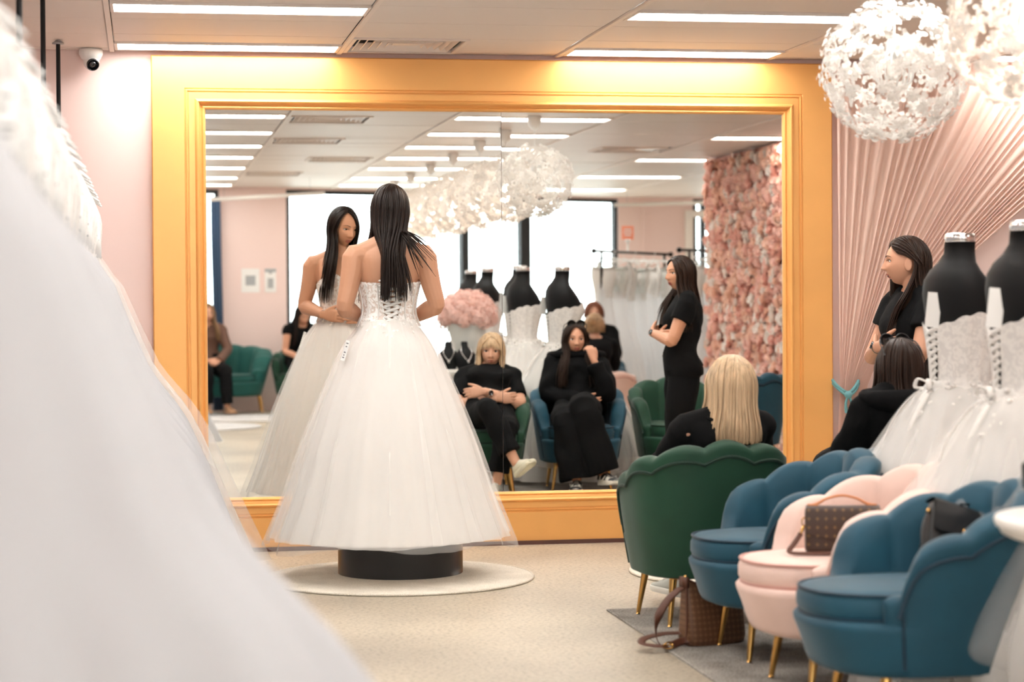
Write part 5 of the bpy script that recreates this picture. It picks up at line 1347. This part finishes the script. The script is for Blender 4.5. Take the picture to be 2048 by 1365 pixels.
hair('hair', 'hair_brown', w3, rotm(6, 2, 0), J['head'], .33, a0=56, n=480, seed=7, fall=hfall, jit=.014, width=.0058, part=.0, S=.98, lenvar=.35, grow=.012)
def sunglasses(root, M, c, S, lift=.072, back=.062):
    M = np.array(M); c = np.array(c); T = lambda P: (np.asarray(P, float)*S)@M.T+c
    b = MB()
    for s in (-1, 1):
        R = []
        for d, k in ((.0, 1.0), (.004, 1.0)):
            R.append(T([(s*.034+.029*k*math.cos(t), back+d+.010*math.sin(t), lift+.024*k*math.sin(t)) for t in np.linspace(0, 2*PI, 24, endpoint=False)]))
        b.rings(R)
    o = b.build('sunglasses', 'lens_dark', root)
    b = MB()
    for s in (-1, 1):
        q = T([(s*.034+.030*math.cos(t), back+.002+.010*math.sin(t), lift+.025*math.sin(t)) for t in np.linspace(0, 2*PI, 25)]); b.rings(tube_rings(q, np.full(25, .003), 6), False)
        b.tube(T([(s*.064, back, lift+.004), (s*.079, back-.03, lift-.006), (s*.084, back-.07, lift-.03), (s*.082, back-.10, lift-.055)]), [.0028]*4, 6, 3)
    b.tube(T([(-.006, back+.006, lift+.006), (0, back+.008, lift+.010), (.006, back+.006, lift+.006)]), [.0025]*3, 6); b.build('glasses_frame', 'leather_black', o)
sunglasses(w3, rotm(6, 4, 0), J['head'], .98, .112, .055)
# ------------------------------------------------------------------ handbags
def rbox(b, w, d, h, r, c=(0, 0, 0), top=1.0, mi=None, taper=1.0):
    """soft edged upright bag body: base w x d, height h, top scale"""
    R = []
    def ring(z, sw, sd): 
        o = []
        for t in np.linspace(0, 2*PI, 40, endpoint=False):
            cs, s = math.cos(t), math.sin(t); p = 6; k = (abs(cs)**p+abs(s)**p)**(-1/p); o.append((c[0]+cs*k*w/2*sw, c[1]+s*k*d/2*sd, c[2]+z))
        return o
    for q, s_ in ((0, .92), (.03, .985), (.1, 1), (.35, 1.0), (.6, 1.0), (.85, 1.0), (.96, .985), (1.0, .90)): R.append(ring(q*h, s_*(1+(taper-1)*q), s_*(1+(top-1)*q)))
    b.rings(R, True, mi)
bag = thing('handbag', 'brown monogram canvas handbag with tan handle on the pink chair', 'handbag', (2.34, -4.56, .475), math.radians(-10))
b = MB(); rbox(b, .25, .075, .155, .01, top=.75); b.build('body', 'canvas_motif', bag)
b = MB(); G = []                        # front flap
for u in np.linspace(-.5, .5, 15):
    drop = .085+.03*(1-abs(u)*2)**.8; G.append([(u*.252, y, z) for y, z in ((.02, .158), (-.012, .161), (-.030, .156), (-.037, .145), (-.041, .155-drop*.6), (-.042, .155-drop))])
b.grid(G); b.grid(np.array(G)*np.array([1, .93, .99]), flip=True); b.build('flap', 'canvas_motif', bag)
b = MB(); b.tube([(-.105, -.005, .160), (-.08, -.005, .168), (-.05, -.005, .184), (0, -.005, .194), (.05, -.005, .184), (.08, -.005, .168), (.105, -.005, .160)], [.006, .006, .0055, .006, .0055, .006, .006], 8, 4, .8)
for s in (-1, 1): b.box((s*.100, -.005, .162), (.036, .018, .006))
b.build('handle', 'leather_tan', bag)
b = MB(); b.lathe([(.0, .006), (.012, .006), (.013, 0)], 16); link('clasp', b.mesh('clasp', 'brass'), bag, (0, -.042, .055), (PI/2, 0, 0))
b = MB(); b.rings(tube_rings(np.array([(-.128+.010*math.cos(t), -.01, .105+.014*math.sin(t)) for t in np.linspace(0, 2*PI, 20)]), np.full(20, .0025), 6), False); b.tube([(-.131, -.012, .092), (-.137, -.016, .078), (-.142, -.02, .066)], [.004, .006, .004], 8); b.build('snap_hook', 'brass', bag)
b = MB(); b.tube([(-.142, -.02, .066), (-.165, -.03, .035), (-.185, -.04, .008), (-.16, -.06, .003), (-.10, -.07, .004), (-.02, -.075, .004)], [.010]*6, 6, 4, .25, (0, -.6, .8)); b.build('shoulder_strap', 'leather_brown', bag)
bag = thing('handbag', 'black leather bag slumped in the blue chair nearest the camera', 'handbag', (2.485, -5.16, .502), 0)
bag.rotation_euler = (math.radians(-16), math.radians(18), math.radians(8))
b = MB(); rbox(b, .19, .085, .19, .01, top=.55, taper=.92); b.build('body', 'leather_black', bag)
b = MB(); G = []
for u in np.linspace(-.5, .5, 11): G.append([(u*.182, y, z) for y, z in ((.03, .188), (-.0, .197), (-.026, .192), (-.036, .175), (-.043, .13), (-.046, .088))])
b.grid(G); b.grid(np.array(G)*np.array([1, .93, .985]), flip=True); b.build('flap', 'leather_black', bag)
b = MB(); b.ellipsoid((.015, -.050, .10), (.006, .004, .013), 10, 8); b.build('clasp', 'brass', bag)
for s in (-1, 1):
    b = MB(); b.ellipsoid((s*.094, 0, .15), (.006, .008, .009), 10, 6); b.build('strap_ring', 'brass', bag)
b = MB(); b.tube([(-.095, 0, .148), (-.112, -.01, .10), (-.118, -.025, .04), (-.11, -.05, .0), (-.06, -.075, -.012)], [.007]*5, 6, 4, .35, (1, 0, .2)); b.build('shoulder_strap', 'leather_black', bag)
b = MB(); b.tube([(.095, 0, .15), (.10, .0, .19), (.06, .01, .215), (.02, .01, .205)], [.007]*4, 6, 4, .35); b.build('shoulder_strap', 'leather_black', bag)
tote = thing('tote_bag', 'brown patterned tote bag on the rug under the blue chair', 'handbag', (2.155, -3.545, .0095), math.radians(17))
b = MB(); R = []
for q, w, d, sag in ((0, .235, .10, 0), (.02, .250, .115, 0), (.12, .262, .125, 0), (.5, .258, .10, .0), (.8, .250, .07, .0), (1.0, .245, .045, .0)):
    ring = []
    for t in np.linspace(0, 2*PI, 48, endpoint=False):
        cs, s = math.cos(t), math.sin(t); p = 5; k = (abs(cs)**p+abs(s)**p)**(-1/p); x = cs*k*w/2; ring.append((x, s*k*d/2+.012*math.sin(q*3+x*14)*q, q*.255*(1-.42*q*max(0, x/.25+.5)**1.3*1.0)))
    R.append(ring)
b.rings(R); b.build('body', 'tote_motif', tote)
b = MB(); b.tube([(-.128, -.02, .005), (-.131, -.03, .10), (-.126, -.02, .20), (-.122, -.01, .258)], [.0045]*4, 6, 3); b.tube([(-.122, .022, .256), (-.08, .026, .235), (0, .026, .196), (.12, .024, .15)], [.005]*4, 6, 3); b.tube([(-.122, -.022, .256), (-.08, -.026, .235), (0, -.026, .196), (.12, -.024, .15)], [.005]*4, 6, 3); b.box((-.125, 0, .243), (.014, .05, .04)); b.build('leather_trim', 'leather_brown', tote)
b = MB(); b.tube([(-.125, 0, .225), (-.155, .0, .212), (-.205, -.005, .175), (-.250, -.012, .115), (-.262, -.02, .05), (-.243, -.03, .008), (-.215, -.05, .004)], [.016]*7, 6, 5, .14, (.4, -.2, .9)); b.tube([(-.215, -.05, .012), (-.15, -.02, .02), (-.12, -.03, .022), (-.11, -.04, .014)], [.016]*4, 6, 4, .14, (0, -.8, .6)); b.build('shoulder_strap', 'leather_brown', tote)
b = MB(); b.tube([(-.13, .02, .045), (-.20, .035, .045), (-.29, .02, .036), (-.325, -.02, .026), (-.30, -.055, .02), (-.235, -.06, .012)], [.016]*6, 6, 5, .14, (0, -.3, 1)); b.build('shoulder_strap', 'leather_brown', tote)
b = MB(); b.rings(tube_rings(np.array([(-.235+.022*math.cos(t), -.062+.006*math.sin(2*t), .016+.012*math.sin(t)) for t in np.linspace(0, 2*PI, 20)]), np.full(20, .0032), 6), False); b.tube([(-.255, -.064, .018), (-.215, -.064, .018)], [.003, .003], 6, 1); b.ellipsoid((-.118, 0, .262), (.008, .008, .008)); b.build('buckle', 'brass', tote)

# ------------------------------------------------------------------ far end of the shop, seen in the mirror
m_, pp_, bs_, cu_, cp_, lg_ = shell_chair_meshes(width=1.36, depth=.72, nsc=11, back=.78, arm=.62)
sofa = thing('shell_sofa', 'teal green velvet shell sofa against the far wall', 'sofa', (.80, -13.72, .0115))
link('back_shell', m_.mesh('back_shell', 'velvet_teal'), sofa); link('base', bs_.mesh('base', 'velvet_teal'), sofa); c_ = link('seat_cushion', cu_.mesh('seat_cushion', 'velvet_teal'), sofa); link('cushion_piping', cp_.mesh('cushion_piping', 'piping_teal'), c_)
for sx, sy in ((-1, 1), (1, 1), (-1, -1), (1, -1)): link('leg', CH['leg'], sofa, (sx*.55, sy*.24, 0), (sy*.14, -sx*.14, 0))
shell_chair('green', 'dark green velvet shell chair beside the teal sofa at the far wall', (1.80, -13.72), math.radians(10))
shell_chair('pink', 'pale pink velvet shell chair with its back to the mirror, far in the reflection', (4.36, -8.75), math.radians(186)).scale = (1, 1, .86)
def simple_person(label, loc, rz, J, skin, hairm, top, sleeve, legs_m, hl, a0=60, hair_fall=None, shoes=None, bun=False, standing=False, seed=0):
    o = thing('person', label, 'person', loc, rz); add_body(o, J, skin, .0065, legs=True, feet=shoes is None)
    face_parts(o, J['M'], J['head'], 1.0); top_garment(o, J, top, sleeve, .014, 'shirt', lo=.08, voxel=.009, sl_r=1.25); trousers(o, J, legs_m, wide=1.05, hem=.07, voxel=.009, short=.10)
    hair('hair', hairm, o, J['M'], J['head'], hl, a0=a0, n=150, seed=seed, fall=hair_fall, width=.010, grow=.012)
    if bun:
        b = MB(); b.ellipsoid(tuple(np.array(J['head'])+np.array(J['M'])@np.array([0, -.125, .05])), (.045, .04, .045), 14, 10); b.build('bun', hairm, o)
    for s in ('L', 'R'):
        if shoes: shoe(o, J['leg'+s][2], J['toe'+s], (0, 0, 1), shoes)
    return o
SEAT = dict(hip_axis=(1, 0, 0), sh_axis=(1, 0, 0), armL=((-.17, -.12, .98), (-.22, .0, .74), (-.06, .20, .62)), armR=((.17, -.12, .98), (.22, .0, .74), (.06, .22, .60)),
            handL=((.6, .8, 0), (.5, -.2, -.8), .4, .3), handR=((-.6, .8, 0), (-.5, -.2, -.8), .4, .3), legL=((-.09, .0, .53), (-.11, .42, .50), (-.11, .40, .09)), legR=((.09, .0, .53), (.10, .43, .50), (.12, .42, .09)), toeL=(-.13, .56, .03), toeR=(.15, .58, .03))
def S_(**k):
    d = dict(SEAT); d.update(k); return d
shf = lambda a, s, q: q+sm(0, .2, s)*(np.array([.02*np.sign(a), .07, 0]) if abs(a) < 110 else np.array([0, -.05, 0]))
simple_person('woman in brown jacket and black trousers on the teal sofa, at left mirror edge', (.74, -13.62, .0115), math.radians(-10), S_(spine=[(0, -.08, .53), (0, -.12, .68), (0, -.14, .85), (0, -.13, 1.04)], head=(.0, -.10, 1.165), M=rotm(5, 0, 0)), 'skin_mid', 'hair_ash', 'cloth_brown', 2.0, 'cloth_black', .30, hair_fall=shf, shoes=('sandal_tan', 'sandal_tan', 'sandal_tan'), seed=21)
simple_person('dark-haired woman in sleeveless black top looking down beside the teal sofa', (1.82, -13.62, .0115), math.radians(-12), S_(spine=[(0, -.08, .53), (0, -.10, .68), (0, -.06, .85), (0, .0, 1.03)], armL=((-.17, .0, .97), (-.22, .06, .72), (-.05, .26, .62)), armR=((.17, .0, .97), (.22, .08, .72), (.06, .28, .62)), head=(.0, .065, 1.145), M=rotm(8, -25, 0)), 'skin_mid', 'hair_dark', 'cloth_black', .0, 'cloth_black', .36, hair_fall=shf, shoes=('shoe_black', 'shoe_black', 'shoe_black'), seed=22)
simple_person('person with a brown hair bun in black, seen from behind in the mirror', (4.27, -8.66, .0115), math.radians(178), S_(spine=[(0, -.08, .53), (0, -.10, .67), (0, -.10, .80), (0, -.08, .95)], armL=((-.17, -.08, .89), (-.22, .04, .68), (-.06, .22, .60)), armR=((.17, -.08, .89), (.22, .04, .68), (.06, .24, .60)), head=(.0, -.05, 1.07), M=rotm(-30, 0, 0)), 'skin_fair', 'hair_ash', 'cloth_black', 1.6, 'cloth_black', .04, bun=True, a0=62, shoes=('shoe_black', 'shoe_black', 'shoe_black'), seed=23)
shell_chair('blue', 'blue velvet shell chair facing the pink one, under the red-haired person', (4.55, -9.95), math.radians(5))
simple_person('person with short reddish hair facing the mirror behind the hair bun', (4.52, -9.80, .0115), math.radians(14), S_(spine=[(0, -.08, .53), (0, -.09, .69), (0, -.08, .87), (0, -.05, 1.06)], armL=((-.18, -.06, 1.0), (-.23, .04, .76), (-.06, .22, .64)), armR=((.18, -.06, 1.0), (.23, .04, .76), (.06, .24, .62)), head=(.0, -.02, 1.18), M=rotm(0, -4, 0)), 'skin_fair', 'hair_red', 'cloth_black', 2.0, 'cloth_black', .02, a0=52, shoes=('shoe_black', 'shoe_black', 'shoe_black'), seed=24)
# ---- free standing racks of gowns
def rack(x0, y0, x1, y1, z, n, label, glabel, group, seed, skip=()):
    o = thing('garment_rack', label, 'clothes rack', (x0, y0, 0)); d = np.array([x1-x0, y1-y0]); L = np.hypot(*d); u = d/L; ang = math.atan2(u[1], u[0])
    b = MB(); b.tube([(0, 0, z), (d[0], d[1], z)], [.016]*2, 10, 1)
    for q in (0, 1): b.ellipsoid((d[0]*q, d[1]*q, z), (.03, .03, .03), 10, 8)
    b.build('rail_bar', 'black_metal', o)
    for q in (.09, .91):
        b = MB(); b.tube([(d[0]*q, d[1]*q, z), (d[0]*q, d[1]*q, .03)], [.014]*2, 10, 1); b.tube([(d[0]*q-u[1]*.25, d[1]*q+u[0]*.25, .03), (d[0]*q+u[1]*.25, d[1]*q-u[0]*.25, .03)], [.014]*2, 10, 1); b.build('upright', 'black_metal', o)
    r = random.Random(seed)
    for k in range(n):
        q = .05+.90*(k+.5)/n
        hang(x0+d[0]*q, y0+d[1]*q, z, ang+PI/2+r.uniform(-.1, .1)+PI*(k % 2), RVAR[k % 3], glabel % ORD[k], group, z/RZ).scale = (z/RZ*r.uniform(.85, 1.15), z/RZ, z/RZ*r.uniform(.9, 1.0))
    return o
RVAR = [rail_gown_parts(90+i, k=[.42, .48, .38][i], kl=[.42, .46, .4][i], style=i % 2, thick=1.1, fab='gown_far') for i in range(3)]
rack(4.67, -10.5, 5.98, -12.4, 1.85, 7, 'black rack of white gowns with a coral sign on its rail', '%s white gown from the front of the coral sign rack', 'gowns on the rack behind the standing woman', 31)
rack(5.62, -10.6, 7.2, -11.9, 1.86, 6, 'second black rack of white gowns beside the rose wall', '%s white gown from the front of the rack by the rose wall', 'gowns on the second far rack', 32)
sg = thing('rack_sign', 'small square coral sign clipped upright on the gown rack', 'sign', (5.22, -11.3, 1.866), math.radians(0))
b = MB(); b.box((0, .0, .20), (.135, .012, .15)); b.build('board', 'coral_sign', sg, False); b = MB(); b.tube([(0, 0, 0), (0, 0, .13)], [.012]*2, 8, 1); b.box((0, 0, .115), (.05, .03, .03)); b.build('stem', 'white_plastic', sg)
b = MB(); 
for z, w in ((.235, .08), (.205, .095), (.175, .07)): b.box((0, .0065, z), (w, .001, .014))
b.build('print', 'paper', sg, False)
# ---- posters, side drape, slim strip pendants
def poster(x, z, w, h, label, head=False):
    o = thing('wall_notice', label, 'notice', (x, YP+.004, z)); b = MB(); b.box((0, 0, 0), (w, .004, h)); b.build('sheet', 'paper', o, False)
    b = MB()
    if head: b.box((0, .0025, h*.42), (w, .001, h*.14)); b.add([(-.03, .003, h*.35), (.03, .003, h*.35), (0, .003, h*.24)], [(0, 1, 2)]); b.box((0, .0025, -h*.12), (w*.5, .001, h*.42))
    else: b.box((0, .0025, 0), (w*.55, .001, h*.42))
    b.build('print', 'steel', o, False)
poster(1.255, 1.565, .215, .285, 'white notice sheet with a grey square on the far pink wall, left one'); poster(1.493, 1.565, .135, .285, 'white notice sheet with a grey header on the far pink wall', True)
dr = thing('side_drape', 'blue grey drape hanging beside the far shop window', 'curtain', (.855, YP+.12, 0)); G = []
for i in range(41):
    t = i/40; G.append([(-.06+.12*t+.01*math.sin(z*2), .03*math.sin(t*2*PI*4)+.02*math.cos(z*1.3), z) for z in np.linspace(.02, 2.56, 16)])
b = MB(); b.grid(G); b.build('drape', 'curtain_blue', dr)
for (xa, ya, za), (xb, yb, zb), lab in (((.75, -12.8, 2.47), (1.95, -11.9, 2.50), 'slim white hanging tube light near the far pink wall pier'), ((5.63, -13.8, 2.48), (6.85, -13.4, 2.50), 'slim white hanging tube light by the far right window')):
    o = thing('tube_light', lab, 'ceiling light', (xa, ya, za)); b = MB(); b.tube([(0, 0, 0), (xb-xa, yb-ya, zb-za)], [.022]*2, 10, 1); b.build('tube', 'white_lacquer', o)
    for q in (.12, .88): b = MB(); b.tube([((xb-xa)*q, (yb-ya)*q, .02), ((xb-xa)*q, (yb-ya)*q, ZC-za-.002)], [.002]*2, 6, 1); b.build('wire', 'steel', o)
